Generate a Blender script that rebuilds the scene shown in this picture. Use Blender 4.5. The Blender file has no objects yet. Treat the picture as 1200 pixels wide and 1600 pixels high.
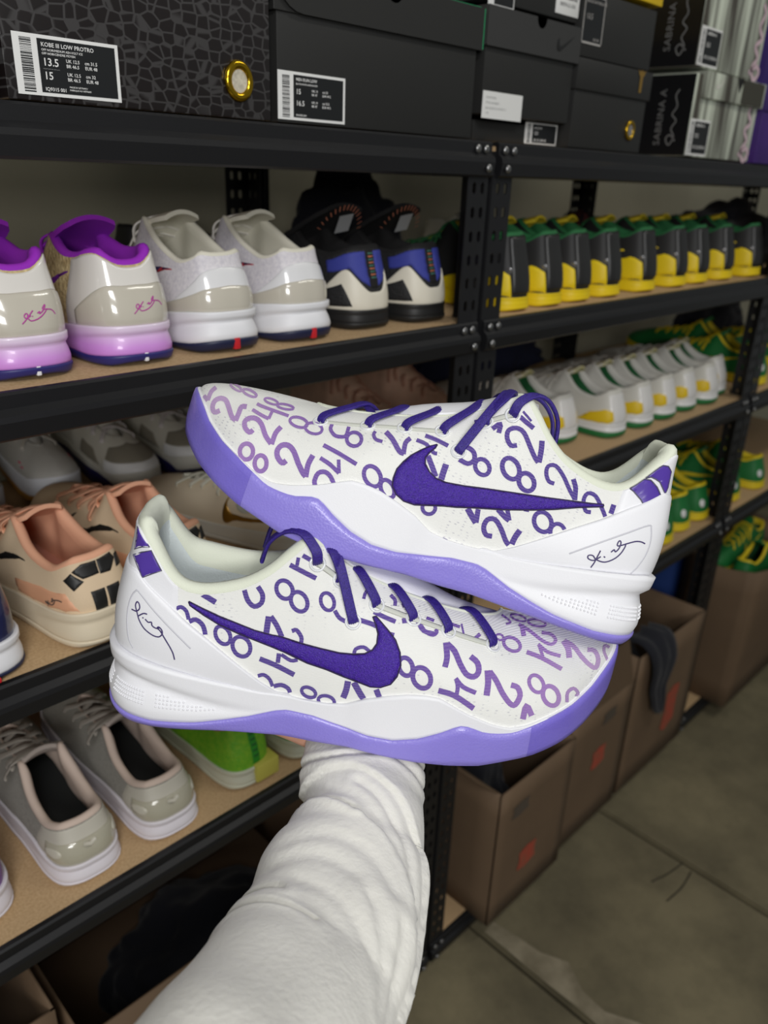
import bpy, bmesh, math, random
import numpy as np
from mathutils import Vector, Matrix
from mathutils.geometry import delaunay_2d_cdt
random.seed(7); np.random.seed(7)
SC=bpy.context.scene; COL=SC.collection
PI=math.pi
FLOOR=1.27                      # camera height above the floor (m)
# ---------------------------------------------------------------- camera
CAM_R=Vector((0.71146667,-0.70178232,0.03628712)); CAM_U=Vector((0.25320173,0.30418093,0.91834789)); CAM_F=Vector((0.65551816,0.64418595,-0.39410709))
CAM_P=Vector((0,-0.6,FLOOR)); FPX=1238.065
cd=bpy.data.cameras.new('camera'); cam=bpy.data.objects.new('camera',cd); COL.objects.link(cam); SC.camera=cam
cm=Matrix((CAM_R,CAM_U,-CAM_F)).transposed().to_4x4(); cm.translation=CAM_P; cam.matrix_world=cm
cd.sensor_fit='VERTICAL'; cd.sensor_height=32.0; cd.lens=32.0*FPX/1600.0
cd.clip_start=0.02; cd.dof.use_dof=True; cd.dof.focus_distance=0.50; cd.dof.aperture_fstop=6.6
# ---------------------------------------------------------------- light
W=bpy.data.worlds.new('world'); SC.world=W; W.use_nodes=True
W.node_tree.nodes['Background'].inputs[0].default_value=(0.95,1.0,1.0,1); W.node_tree.nodes['Background'].inputs[1].default_value=0.15
def area_lamp(name,loc,target,size,size_y,power,col):
    d=bpy.data.lights.new(name,'AREA'); d.shape='RECTANGLE'; d.size=size; d.size_y=size_y; d.energy=power; d.color=col
    o=bpy.data.objects.new(name,d); COL.objects.link(o); o.location=loc
    o.rotation_euler=(Vector(target)-Vector(loc)).to_track_quat('-Z','Y').to_euler(); return o
area_lamp('ceiling_tube_light',(-0.38,-1.28,FLOOR+0.80),(0.45,0.0,FLOOR-0.25),0.5,0.35,10.9,(1.0,0.995,0.99))
area_lamp('low_fill_light',(-0.62,-1.40,FLOOR+0.22),(0.45,0.0,FLOOR-0.30),0.45,0.3,9.9,(1.0,0.995,0.985))  # added fill, no actual fixture: brightens the shoes deep under the shelves
area_lamp('aisle_tube_light',(1.6,-1.0,FLOOR+1.35),(1.6,-0.7,0),1.2,0.2,9,(1.0,0.97,0.88))
SC.view_settings.view_transform='Standard'; SC.view_settings.look='None'; SC.view_settings.gamma=1.0
SC.view_settings.use_curve_mapping=False; SC.view_settings.exposure=0.0
# ---------------------------------------------------------------- materials
def lin(c):
    c=[v/255.0 for v in c[:3]]
    return tuple(v/12.92 if v<=0.04045 else ((v+0.055)/1.055)**2.4 for v in c)
_M={}
def mat(name,rgb,rough=0.5,metal=0.0,coat=0.0,var=0.0,vscale=30.0,bump=0.0,bscale=200.0,kind='noise',rgb2=None,sss=0.0,sheen=0.0,spec=0.5,trans=0.0):
    """procedural material: base colour with noise variation towards rgb2 and a fine bump"""
    if name in _M: return _M[name]
    m=bpy.data.materials.new(name); m.use_nodes=True; nt=m.node_tree; b=nt.nodes['Principled BSDF']; N=nt.nodes.new; Lk=nt.links.new
    c=lin(rgb); b.inputs['Base Color'].default_value=(*c,1); b.inputs['Roughness'].default_value=rough; b.inputs['Metallic'].default_value=metal
    b.inputs['Coat Weight'].default_value=coat; b.inputs['Coat Roughness'].default_value=0.06; b.inputs['Specular IOR Level'].default_value=spec
    if sss: b.inputs['Subsurface Weight'].default_value=sss; b.inputs['Subsurface Radius'].default_value=(0.004,0.004,0.006); b.inputs['Subsurface Scale'].default_value=1.0
    if sheen: b.inputs['Sheen Weight'].default_value=sheen
    if trans: b.inputs['Transmission Weight'].default_value=trans
    tc=N('ShaderNodeTexCoord')
    if var or rgb2:
        c2=lin(rgb2) if rgb2 else tuple(v*(1-var) for v in c)
        n=N('ShaderNodeTexNoise'); n.inputs['Scale'].default_value=vscale; n.inputs['Detail'].default_value=6; Lk(tc.outputs['Object'],n.inputs['Vector'])
        r=N('ShaderNodeValToRGB'); r.color_ramp.elements[0].position=0.35; r.color_ramp.elements[1].position=0.68
        r.color_ramp.elements[0].color=(*c,1); r.color_ramp.elements[1].color=(*c2,1)
        Lk(n.outputs['Fac'],r.inputs['Fac']); Lk(r.outputs['Color'],b.inputs['Base Color'])
    if bump:
        if kind=='noise': t=N('ShaderNodeTexNoise'); t.inputs['Scale'].default_value=bscale; t.inputs['Detail'].default_value=4; out=t.outputs['Fac']
        elif kind=='cell': t=N('ShaderNodeTexVoronoi'); t.inputs['Scale'].default_value=bscale; out=t.outputs['Distance']
        else:
            t=N('ShaderNodeTexWave'); t.inputs['Scale'].default_value=bscale; t.inputs['Distortion'].default_value=1.5; t.inputs['Detail'].default_value=2; t.bands_direction='Z' if kind=='rows' else 'X'; out=t.outputs['Fac']
        Lk(tc.outputs['Object'],t.inputs['Vector'])
        bp=N('ShaderNodeBump'); bp.inputs['Strength'].default_value=bump; bp.inputs['Distance'].default_value=0.001
        Lk(out,bp.inputs['Height']); Lk(bp.outputs['Normal'],b.inputs['Normal'])
    _M[name]=m; return m
def ramp_mat(name,axis,lo,hi,stops,rough=0.5,coat=0.0,bump=0.0,bscale=300,kind='noise',coord='Object'):
    """colour that runs along one object axis (dip-dyed rubber, faded print)"""
    if name in _M: return _M[name]
    m=mat(name,stops[0][1],rough,coat=coat,bump=bump,bscale=bscale,kind=kind); nt=m.node_tree; N=nt.nodes.new; Lk=nt.links.new; b=nt.nodes['Principled BSDF']
    tc=N('ShaderNodeTexCoord'); sx=N('ShaderNodeSeparateXYZ'); mr=N('ShaderNodeMapRange'); r=N('ShaderNodeValToRGB')
    mr.inputs['From Min'].default_value=lo; mr.inputs['From Max'].default_value=hi
    Lk(tc.outputs[coord],sx.inputs[0]); Lk(sx.outputs['XYZ'.index(axis)],mr.inputs['Value']); Lk(mr.outputs[0],r.inputs['Fac'])
    while len(r.color_ramp.elements)<len(stops): r.color_ramp.elements.new(0.5)
    for e,(p,c) in zip(r.color_ramp.elements,stops): e.position=p; e.color=(*lin(c),1)
    Lk(r.outputs['Color'],b.inputs['Base Color']); return m
# ---------------------------------------------------------------- object helpers
def tag(o,label=None,cat=None,group=None,kind=None):
    if label: o['label']=label
    if cat: o['category']=cat
    if group: o['group']=group
    if kind: o['kind']=kind
    return o
def thing(name,label,cat,loc=(0,0,0),rz=0.0,group=None):
    o=bpy.data.objects.new(name,None); COL.objects.link(o); o.location=loc; o.rotation_euler=(0,0,rz); o.empty_display_size=0.02
    return tag(o,label,cat,group)
def obj(name,V,F,m,parent=None,smooth=True,auto=None):
    me=bpy.data.meshes.new(name); me.from_pydata([tuple(map(float,v)) for v in V],[],[tuple(map(int,f)) for f in F]); me.update()
    if smooth: me.polygons.foreach_set('use_smooth',[True]*len(me.polygons))
    if auto and smooth: me.set_sharp_from_angle(angle=math.radians(auto))
    if m: me.materials.append(m)
    o=bpy.data.objects.new(name,me); COL.objects.link(o)
    if parent: o.parent=parent
    return o
def from_bm(name,bm,m,parent=None,smooth=False,auto=None):
    me=bpy.data.meshes.new(name); bm.normal_update(); bm.to_mesh(me); bm.free()
    if smooth: me.polygons.foreach_set('use_smooth',[True]*len(me.polygons))
    if auto: me.set_sharp_from_angle(angle=math.radians(auto))
    if m: me.materials.append(m)
    o=bpy.data.objects.new(name,me); COL.objects.link(o)
    if parent: o.parent=parent
    return o
def copy_tree(o,parent=None,name=None):
    c=o.copy(); COL.objects.link(c)
    if parent: c.parent=parent
    for ch in o.children: copy_tree(ch,c)
    return c
def box_bm(bm,x0,x1,y0,y1,z0,z1,bev=0.0):
    r=bmesh.ops.create_cube(bm,size=1.0); vs=r['verts']
    for v in vs: v.co=Vector((x0+(v.co.x+.5)*(x1-x0),y0+(v.co.y+.5)*(y1-y0),z0+(v.co.z+.5)*(z1-z0)))
    if bev:
        es=list({e for v in vs for e in v.link_edges}); bmesh.ops.bevel(bm,geom=es,offset=bev,segments=2,affect='EDGES',profile=0.5)
def add_box(name,x0,x1,y0,y1,z0,z1,m,parent=None,bev=0.0):
    bm=bmesh.new(); box_bm(bm,x0,x1,y0,y1,z0,z1,bev); return from_bm(name,bm,m,parent,smooth=bev>0,auto=40)
def grid_faces(n,m,cu=False,cv=False,base=0):
    F=[]
    for i in range(n if cu else n-1):
        for j in range(m if cv else m-1):
            a=base+i*m+j; b=base+((i+1)%n)*m+j; c=base+((i+1)%n)*m+(j+1)%m; d=base+i*m+(j+1)%m
            F.append((a,b,c,d))
    return F
def grid(name,G,m,parent=None,cu=False,cv=False,flip=False,auto=None):
    n,k=G.shape[:2]; F=grid_faces(n,k,cu,cv)
    if flip: F=[f[::-1] for f in F]
    return obj(name,G.reshape(-1,3),F,m,parent,True,auto)
def tube_geo(P,r,n=8,prof=None,nrm=None,caps=True):
    """sweep a closed profile along points P; prof = [(a,b)] in width / normal directions"""
    P=np.asarray(P,float); k=len(P); tg=np.gradient(P,axis=0); tg/=np.linalg.norm(tg,axis=1,keepdims=True)+1e-12
    if nrm is None:
        ref=np.array([0,0,1.0]) if abs(tg[0][2])<.9 else np.array([1.0,0,0]); nrm=np.tile(ref,(k,1))
    nrm=np.asarray(nrm,float); w=np.cross(tg,nrm); w/=np.linalg.norm(w,axis=1,keepdims=True)+1e-12; nn=np.cross(w,tg)
    if prof is None:
        a=np.linspace(0,2*PI,n,endpoint=False); prof=np.stack([np.cos(a),np.sin(a)],1)
    prof=np.asarray(prof,float); r=np.broadcast_to(np.asarray(r,float),(k,)); q=len(prof)
    V=P[:,None,:]+r[:,None,None]*(prof[None,:,0:1]*w[:,None,:]+prof[None,:,1:2]*nn[:,None,:])
    F=grid_faces(k,q,False,True)
    if caps: F+= [tuple(range(q))[::-1], tuple(range((k-1)*q,k*q))]
    return V.reshape(-1,3),F
def tube(name,P,r,m,parent=None,**k):
    V,F=tube_geo(P,r,**k); return obj(name,V,F,m,parent)
def merge(parts):
    V=[];F=[];b=0
    for v,f in parts:
        V+=list(map(tuple,v)); F+=[tuple(i+b for i in q) for q in f]; b+=len(v)
    return V,F
def text_geo(s,size,align='LEFT',bold=0.0,sp=1.0):
    """flat lettering as mesh in the XZ plane (x right, z up, facing -y)"""
    c=bpy.data.curves.new('t','FONT'); c.body=s; c.size=size; c.align_x=align; c.offset=bold*size; c.space_character=sp; c.resolution_u=2; c.extrude=0
    o=bpy.data.objects.new('t',c); COL.objects.link(o); dg=bpy.context.evaluated_depsgraph_get(); me=o.evaluated_get(dg).to_mesh()
    V=[(v.co.x,0.0,v.co.y) for v in me.vertices]; F=[tuple(p.vertices) for p in me.polygons]; o.evaluated_get(dg).to_mesh_clear()
    bpy.data.objects.remove(o); bpy.data.curves.remove(c); return V,F
def move(VF,dx=0,dy=0,dz=0): return [(a+dx,b+dy,c+dz) for a,b,c in VF[0]],VF[1]
def cr(P,u,closed=True):
    P=np.asarray(P,float); n=len(P); u=np.asarray(u,float)
    if closed: u=np.mod(u,n)
    i=np.floor(u).astype(int); f=u-i
    if P.ndim>1: f=f[...,None]
    g=(lambda k:P[np.mod(k,n)]) if closed else (lambda k:P[np.clip(k,0,n-1)])
    a,b,c,d=g(i-1),g(i),g(i+1),g(i+2)
    return b+.5*f*(c-a+f*(2*a-5*b+4*c-d+f*(3*(b-c)+d-a)))
def spline(P,n=4): 
    P=np.asarray(P,float); return cr(P,np.linspace(0,len(P)-1,(len(P)-1)*n+1),False)
Zs={1:FLOOR+.035,2:FLOOR-.159,3:FLOOR-.40,4:FLOOR-.675,5:FLOOR-1.225}
# swatches
BLK=mat('black_steel',(25,25,27),0.42,bump=0.08,bscale=900,spec=0.4)
BOARD=mat('chipboard',(190,160,122),0.8,rgb2=(170,140,100),vscale=400,bump=0.15,bscale=700)
RIV=mat('zinc_rivet',(150,150,150),0.3,metal=0.9)
WHITE_PAPER=mat('white_paper',(228,228,226),0.55)
LABEL_INK=mat('label_black',(22,24,26),0.45)

# ---------------------------------------------------------------- setting
def concrete():
    m=mat('concrete',(134,124,96),0.75,rgb2=(104,96,74),vscale=3.2,bump=0.25,bscale=60); nt=m.node_tree; N=nt.nodes.new; Lk=nt.links.new; b=nt.nodes['Principled BSDF']
    tc=N('ShaderNodeTexCoord'); n=N('ShaderNodeTexNoise'); n.inputs['Scale'].default_value=9; n.inputs['Detail'].default_value=8; n.inputs['Roughness'].default_value=0.7
    Lk(tc.outputs['Object'],n.inputs['Vector']); mx=N('ShaderNodeMix'); mx.data_type='RGBA'; mx.blend_type='MULTIPLY'; mx.inputs[0].default_value=0.6
    r=N('ShaderNodeValToRGB'); r.color_ramp.elements[0].position=.3; r.color_ramp.elements[0].color=(.45,.45,.43,1); r.color_ramp.elements[1].position=.6
    Lk(n.outputs['Fac'],r.inputs['Fac']); src=b.inputs['Base Color'].links[0].from_socket; Lk(src,mx.inputs[6]); Lk(r.outputs['Color'],mx.inputs[7]); Lk(mx.outputs[2],b.inputs['Base Color'])
    return m
CONC=concrete()
# slabs of concrete parted by sawn joints that run across the aisle
floor=thing('floor',None,None); floor['kind']='structure'
JX=[-3.0,0.79,1.42,2.9,6.0]
xs=[-3.0,0.878,1.313,4.6]
def slab(x0,x1,skew0,skew1):
    bm=bmesh.new(); g=0.0035
    # joint lines run along y
    V=[(x0+skew0*0+g,-4,0),(x1+skew1*0-g,-4,0),(x1-g,1.0,0),(x0+g,1.0,0)]
    t=[bm.verts.new(v) for v in V]; lo=[bm.verts.new((v[0],v[1],-.05)) for v in V]
    bm.faces.new(t); bm.faces.new(lo[::-1])
    for i in range(4): bm.faces.new((t[i],lo[i],lo[(i+1)%4],t[(i+1)%4]))
    es=[e for e in bm.edges if e.verts[0].co.z==0 and e.verts[1].co.z==0]
    bmesh.ops.bevel(bm,geom=es,offset=0.004,segments=2,affect='EDGES')
    return from_bm('slab',bm,CONC,floor)
for a,b in zip(xs[:-1],xs[1:]): slab(a,b,0,0)
sub=add_box('subfloor',-3,4.6,-4,1,-.09,-.012,mat('joint_dirt',(58,52,40),0.9,var=.4,vscale=40),floor)
# grout smear beside the near joint
def smear():
    m=mat('pale_grout',(150,140,118),0.8,rgb2=(108,99,78),vscale=18,bump=.4,bscale=90)
    rnd=random.Random(3); n=26; L=[];R=[]
    for i in range(n):
        y=-.03-1.2*i/(n-1); w=.012+.05*abs(math.sin(i*.55+.6))*(1 if i>2 else .4)
        L.append((.885+.004*rnd.random(),y,.0006)); R.append((.885+w+.012*rnd.random(),y+.01*rnd.random(),.0006))
    V=L+R; F=[(i,n+i,n+i+1,i+1) for i in range(n-1)]
    return obj('grout_patch',V,F,m,floor,False)
smear()
for P in ([(1.308,-.205),(1.26,-.197),(1.218,-.184)],[(1.30,-.227),(1.25,-.232),(1.198,-.227)],):
    tube('crack',[(x,y,.0002) for x,y in spline(P,4)],0.0016,mat('joint_dirt',(58,52,40)),floor,n=4)
wm=mat('painted_wall',(176,170,148),0.8,rgb2=(158,152,132),vscale=3,bump=.1,bscale=80)
w=add_box('wall_back',-3,4.6,.62,.74,0,3.0,wm); w['kind']='structure'
# ---------------------------------------------------------------- shelving
def slot_face(bm,origin,U,Vv,width,height,cols,pitch=.0254,hw=.0032,hh=.0065):
    """sheet-steel strip with rows of slotted holes; cols = hole centres across the width"""
    o=Vector(origin);U=Vector(U);Vv=Vector(Vv); n=int(height/pitch)
    ed=[0]+[(cols[i]+cols[i+1])/2 for i in range(len(cols)-1)]+[width]
    for ci,c in enumerate(cols):
        for r in range(n):
            z0=r*pitch; z1=z0+pitch; a,b=ed[ci],ed[ci+1]; zc=(z0+z1)/2
            out=[(a,z0),(c,z0),(b,z0),(b,zc),(b,z1),(c,z1),(a,z1),(a,zc)]
            inn=[(c-hw,zc-hh*.6),(c,zc-hh),(c+hw,zc-hh*.6),(c+hw,zc),(c+hw,zc+hh*.6),(c,zc+hh),(c-hw,zc+hh*.6),(c-hw,zc)]
            vo=[bm.verts.new(o+U*p[0]+Vv*p[1]) for p in out]; vi=[bm.verts.new(o+U*p[0]+Vv*p[1]) for p in inn]
            for i in range(8): bm.faces.new((vo[i],vo[(i+1)%8],vi[(i+1)%8],vi[i]))
def post_mesh(mirx,miry):
    bm=bmesh.new(); H=Zs[1]+.004
    slot_face(bm,(0,0,0),(mirx,0,0),(0,0,1),.036,H,[.011,.025])
    slot_face(bm,(0,0,0),(0,miry,0),(0,0,1),.036,H,[.011,.025])
    bmesh.ops.remove_doubles(bm,verts=bm.verts,dist=1e-5)
    me=bpy.data.meshes.new('post'); bm.to_mesh(me); bm.free(); me.materials.append(BLK); return me
PM={(a,b):post_mesh(a,b) for a in(1,-1) for b in (1,-1)}
BEAM=[(.016,0),(.0,0),(-.002,-.002),(-.002,-.012),(-.0075,-.0165),(-.0085,-.021),(-.0065,-.034),(-.004,-.036),(.012,-.036),(.012,-.033),(.0,-.031),(.002,-.004),(.016,-.003)]
def beam_mesh(L):
    V=[];F=[];q=len(BEAM)
    for x in (0,L):
        for y,z in BEAM: V.append((x,y,z))
    for i in range(q): F.append((i,(i+1)%q,q+(i+1)%q,q+i))
    F+=[tuple(range(q))[::-1],tuple(range(q,2*q))]
    me=bpy.data.meshes.new('beam'); me.from_pydata(V,[],F); me.update(); me.materials.append(BLK); return me
W_BAY=.907; DEP=.46
BM_L=beam_mesh(W_BAY-.004); BM_S=beam_mesh(DEP-.004)
def rivet_mesh():
    bm=bmesh.new(); bmesh.ops.create_uvsphere(bm,u_segments=10,v_segments=6,radius=.0046)
    for v in bm.verts: v.co.y*=.55
    me=bpy.data.meshes.new('rivet'); bm.to_mesh(me); bm.free(); me.polygons.foreach_set('use_smooth',[True]*len(me.polygons)); me.materials.append(RIV); return me
RM=rivet_mesh()
def link(name,me,parent,loc,rot=(0,0,0)):
    o=bpy.data.objects.new(name,me); COL.objects.link(o); o.parent=parent; o.location=loc; o.rotation_euler=rot; return o
def shelving(x0,label):
    t=thing('shelving_unit',label,'shelving',(x0,0,0),group=None)
    for (px,mx) in((0,1),(W_BAY,-1)):
        for(py,my) in((0,1),(DEP,-1)):
            o=link('post',PM[(mx,my)],t,(px,py,0)); s=o.modifiers.new('s','SOLIDIFY'); s.thickness=.0018
    for k,z in Zs.items():
        b=link('beam',BM_L,t,(.002,-.002,z-.0002))
        for rx in (.010,W_BAY-.016):
            for rz in(-.008,-.027): link('rivet',RM,b,(rx,-.0095 if rz<-.02 else -.004,rz))
            link('rivet',RM,b,(rx+(.016 if rx<.4 else -.014),-.004,-.008))
        link('beam',BM_L,t,(W_BAY-.002,DEP+.002,z-.001),(0,0,PI))
        link('side_beam',BM_S,t,(.009,DEP-.002,z-.001),(0,0,-PI/2)); link('side_beam',BM_S,t,(W_BAY-.009,.002,z-.001),(0,0,PI/2))
        add_box('shelf_board',.0035,W_BAY-.0035,.003,DEP-.003,z-.013,z,BOARD,t,.0008)
    return t
shelving(-.152,'black slotted-steel shelving bay at the left, nearest to the camera')
shelving(.763,'black slotted-steel shelving bay in the middle holding the yellow and black sneakers')
shelving(1.678,'black slotted-steel shelving bay farthest to the right')
# ---------------------------------------------------------------- shoe boxes on the top shelf
MATTE=mat('matte_black_card',(34,34,33),0.55,bump=.05,bscale=600)
def stick(parent,x0,x1,z0,z1,y,style,lines,bars=True):
    """printed size sticker: sheet > black panel, lettering, bar code"""
    w=x1-x0;h=z1-z0; sh=add_box('size_label',x0,x1,y-.0004,y,z0,z1,WHITE_PAPER,parent)
    if style=='dark':
        px=x0+w*.22; pw=w*.745
        add_box('label_panel',px,px+pw,y-.0007,y-.0003,z0+h*.06,z1-h*.06,LABEL_INK,sh)
    ink=[];ik2=[]
    for (u,v,s,txt,dark) in lines:
        g=move(text_geo(txt,s*h,bold=.012),x0+u*w,y-.0010,z0+v*h); (ik2 if dark else ink).append(g)
    if ink: V,F=merge(ink); obj('lettering',V,F,WHITE_PAPER,sh,False)
    if ik2: V,F=merge(ik2); obj('lettering',V,F,LABEL_INK,sh,False)
    if bars:
        rnd=random.Random(int(x0*1e4)); parts=[]; v=.05
        while v<.93:
            t=rnd.choice([.008,.008,.014,.022]); a=x0+w*.06;b=x0+w*.165
            parts.append(([(a,y-.0006,z0+v*h),(b,y-.0006,z0+v*h),(b,y-.0006,z0+(v+t)*h),(a,y-.0006,z0+(v+t)*h)],[(0,1,2,3)])); v+=t+rnd.choice([.009,.014,.02])
        V,F=merge(parts); obj('bar_code',V,F,LABEL_INK,sh,False)
    return sh
def shoe_box(label,x0,x1,y0,d,z0,h,lidh,m,lidm,over=.003,notch=None,lid_off=0,group=None):
    t=thing('shoe_box',label,'shoe box',((x0+x1)/2,y0,z0),group=group)
    cx=(x0+x1)/2; hw=(x1-x0)/2
    add_box('box_body',-hw,hw,0,d,0,h-.004,m,t,.0012)
    if lidh:
        bm=bmesh.new(); a=hw+over
        if notch is None: box_bm(bm,-a+lid_off,a+lid_off,-over,d+over,h-lidh,h,.0012); from_bm('box_lid',bm,lidm,t,True,40)
        else:
            nx,nr,rc=notch; nx-=cx # front flap with a thumb notch cut in its top edge and rounded lower corners
            top=[(-a,h)]+[(nx-nr,h)]+[(nx+nr*math.cos(PI+PI*i/8),h-nr*1.15*math.sin(PI*i/8)) for i in range(1,8)]+[(nx+nr,h),(a,h)]
            bot=[(a,h-lidh)]+[(-a+rc-rc*math.sin(i*PI/12),h-lidh+rc-rc*math.cos(i*PI/12)) for i in range(0,7)]
            out=top+bot; f=[bm.verts.new((x+lid_off,-over,z)) for x,z in out]; b=[bm.verts.new((x+lid_off,-over+.002,z)) for x,z in out]
            ff=bm.faces.new(f); bf=bm.faces.new(b[::-1]); k=len(out)
            for i in range(k): bm.faces.new((f[i],b[i],b[(i+1)%k],f[(i+1)%k]))
            bmesh.ops.triangulate(bm,faces=[ff,bf]); bmesh.ops.recalc_face_normals(bm,faces=bm.faces)
            box_bm(bm,-a+lid_off,a+lid_off,-over+.0021,d+over,h-lidh,h,.0005); from_bm('box_lid',bm,lidm,t)
    return t
def bx(t): return t.location.x, t.location.y, t.location.z
Z1=Zs[1]+.001
# crocodile-grain box with the brass eyelet
def croc():
    m=mat('crocodile_print_card',(30,27,27),0.3,coat=.2); nt=m.node_tree; N=nt.nodes.new; Lk=nt.links.new; b=nt.nodes['Principled BSDF']
    tc=N('ShaderNodeTexCoord'); mp=N('ShaderNodeMapping'); mp.inputs['Scale'].default_value=(96,0,128); Lk(tc.outputs['Object'],mp.inputs['Vector'])
    v=N('ShaderNodeTexVoronoi'); v.feature='DISTANCE_TO_EDGE'; v.inputs['Scale'].default_value=1.0; v.inputs['Randomness'].default_value=.62; Lk(mp.outputs[0],v.inputs['Vector'])
    r=N('ShaderNodeValToRGB'); r.color_ramp.elements[0].position=.045; r.color_ramp.elements[0].color=(*lin((62,60,60)),1); r.color_ramp.elements[1].position=.10; r.color_ramp.elements[1].color=(*lin((27,22,22)),1)
    Lk(v.outputs['Distance'],r.inputs['Fac']); Lk(r.outputs['Color'],b.inputs['Base Color'])
    bp=N('ShaderNodeBump'); bp.inputs['Strength'].default_value=.5; bp.inputs['Distance'].default_value=.001; r2=N('ShaderNodeMath'); r2.operation='MINIMUM'; r2.inputs[1].default_value=.15; Lk(v.outputs['Distance'],r2.inputs[0]); Lk(r2.outputs[0],bp.inputs['Height']); Lk(bp.outputs['Normal'],b.inputs['Normal'])
    return m
CROC=croc()
GOLD=mat('brass',(205,165,40),0.18,metal=1.0)
def ring(parent,x,z,R,r,y,name='eyelet_ring',inner=None):
    a=np.linspace(0,2*PI,33)[:-1]; P=[(x+R*math.cos(t),y,z+R*1.12*math.sin(t)) for t in a]
    G=[]
    for t in a:
        row=[]
        for k in range(10):
            p=2*PI*k/10; rr=R+r*math.cos(p); row.append((x+rr*math.cos(t),y-r*.8*math.sin(p),z+rr*1.12*math.sin(t)))
        G.append(row)
    o=grid(name,np.array(G),GOLD,parent,True,True)
    if inner:
        V=[(x+R*.95*math.cos(t),y-.0006,z+R*1.06*math.sin(t)) for t in a]; obj('eyelet_backing',V,[tuple(range(32))[::-1]],inner,o,False)
    return o
t=shoe_box('black crocodile-grain shoe box with brass eyelet and large 13.5 size label',.238,.4555,0,.33,Z1,.128,.037,CROC,MATTE)
x,y,z=bx(t)
FACTS=[(.25,.815,.098,'KOBE III LOW PROTRO',0),(.25,.745,.052,'OFF NOIR/MEDIUM ASH-VOLT ICE',0),(.25,.685,.052,'OFF NOIR/CENDRE MOYEN',0),(.25,.505,.18,'13.5',0),(.47,.59,.08,'UK 12.5',0),(.47,.505,.08,'BR 46.5',0),(.65,.59,.08,'cm 31.5',0),(.65,.505,.08,'EUR 48',0),(.25,.28,.18,'15',0),(.47,.365,.08,'UK 12.5',0),(.47,.28,.08,'BR 46.5',0),(.65,.365,.08,'cm 32',0),(.65,.28,.08,'EUR 48',0),(.25,.09,.085,'IQ9315 001',0),(.48,.17,.04,'MADE IN VIETNAM /',0),(.48,.12,.04,'FABRIQUE AU VIETNAM',0),(.25,.455,.03,'_____________________',0)]
stick(t,.245-x,.3195-x,.0395-(Z1-FLOOR),.076-(Z1-FLOOR),-.0003,'dark',FACTS)
ring(t,.4235-x,.063-(Z1-FLOOR),.0105,.0032,-.001,inner=mat('cream_tissue',(205,198,180),.7,var=.3,vscale=300))
ring_t=t
t=shoe_box('plain black shoe box with smaller 15 / 16.5 label and green-lined lid',.4635,.7205,.001,.33,Z1,.119,.037,MATTE,MATTE,.004,(.596,.012,.03))
x,y,z=bx(t); GREEN=mat('green_card',(30,150,96),.6)
add_box('lid_lining',.7243-x,.7263-x,-.0035,.30,.083,.119,GREEN,t); add_box('lid_lining',-.10,.128,-.0028,-.0012,.1185,.1197,GREEN,t)
stick(t,.4635-x,.5395-x,.0385-(Z1-FLOOR),.0755-(Z1-FLOOR),-.0003,'dark',[(.25,.82,.09,'MEN RUN LOW',0),(.25,.74,.05,'BLACK/WHITE-ANTHRACITE',0),(.25,.55,.15,'15',0),(.48,.62,.07,'UK 14',0),(.48,.54,.07,'BR 47',0),(.64,.62,.07,'cm 33',0),(.64,.54,.07,'EUR 49.5',0),(.25,.31,.15,'16.5',0),(.48,.38,.07,'UK 14',0),(.48,.30,.07,'BR 47',0),(.64,.38,.07,'cm 33.5',0),(.64,.30,.07,'EUR 49.5',0),(.25,.09,.06,'DN1803-001',0)])
t=shoe_box('black shoe box cut off by the left edge of the picture',.0,.2315,.004,.33,Z1,.125,.036,MATTE,MATTE)
# middle stack
t=shoe_box('low dark shoe box at the bottom of the stack, showing only its size label',.742,.9015,.016,.30,Z1,.0245,0,MATTE,MATTE)
x,y,z=bx(t); stick(t,.836-x,.9005-x,.001,.0235,-.0003,'dark',[(.26,.72,.14,'AIR ZOOM',0),(.26,.45,.22,'13.5',0),(.26,.14,.16,'UK 12.5  EUR 48',0)])
t=shoe_box('grey-black shoe box with blank white paper label and thumb-hole lid',.7335,.897,.0,.32,Z1+.025,.099,.036,MATTE,mat('charcoal_card',(50,50,50),.6),.004,(.822,.009,.002))
x,y,z=bx(t); lab=add_box('paper_label',.7340-x,.8035-x,-.0009,-.0004,.0585-.0625,.0845-.0625,WHITE_PAPER,t)
V,F=merge([move(text_geo(s,.0032),.739-x,-.0012,zz-.0625) for s,zz in(('FOOTWEAR',.0775),('STYLE NUMBER 1',.0725),('BLACK/BLACK-WHITE 13',.0675),('1 PR',.0625))]); obj('lettering',V,F,mat('faint_ink',(165,165,165),.6),lab,False)
def emblem_geo(cx,cz,w,y,ang=.32):
    P=[(.17,.30),(.10,.26),(.03,.15),(0,.05),(.03,-.03),(.10,-.075),(.20,-.07),(.35,-.035),(.6,.03),(1,.15),(.6,-.0+.085),(.35,.045),(.22,.035),(.15,.06),(.12,.13),(.13,.21)]
    c,s=math.cos(ang),math.sin(ang); return [(cx+w*((a-.5)*c-b*s),y,cz+w*((a-.5)*s+b*c)) for a,b in P],[tuple(range(len(P)))]
V,F=emblem_geo(.872-x,.141-.0625,.036,-.0048); obj('curved_emblem',V,F,mat('emblem_dark',(26,26,26),.4),t,False)
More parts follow.
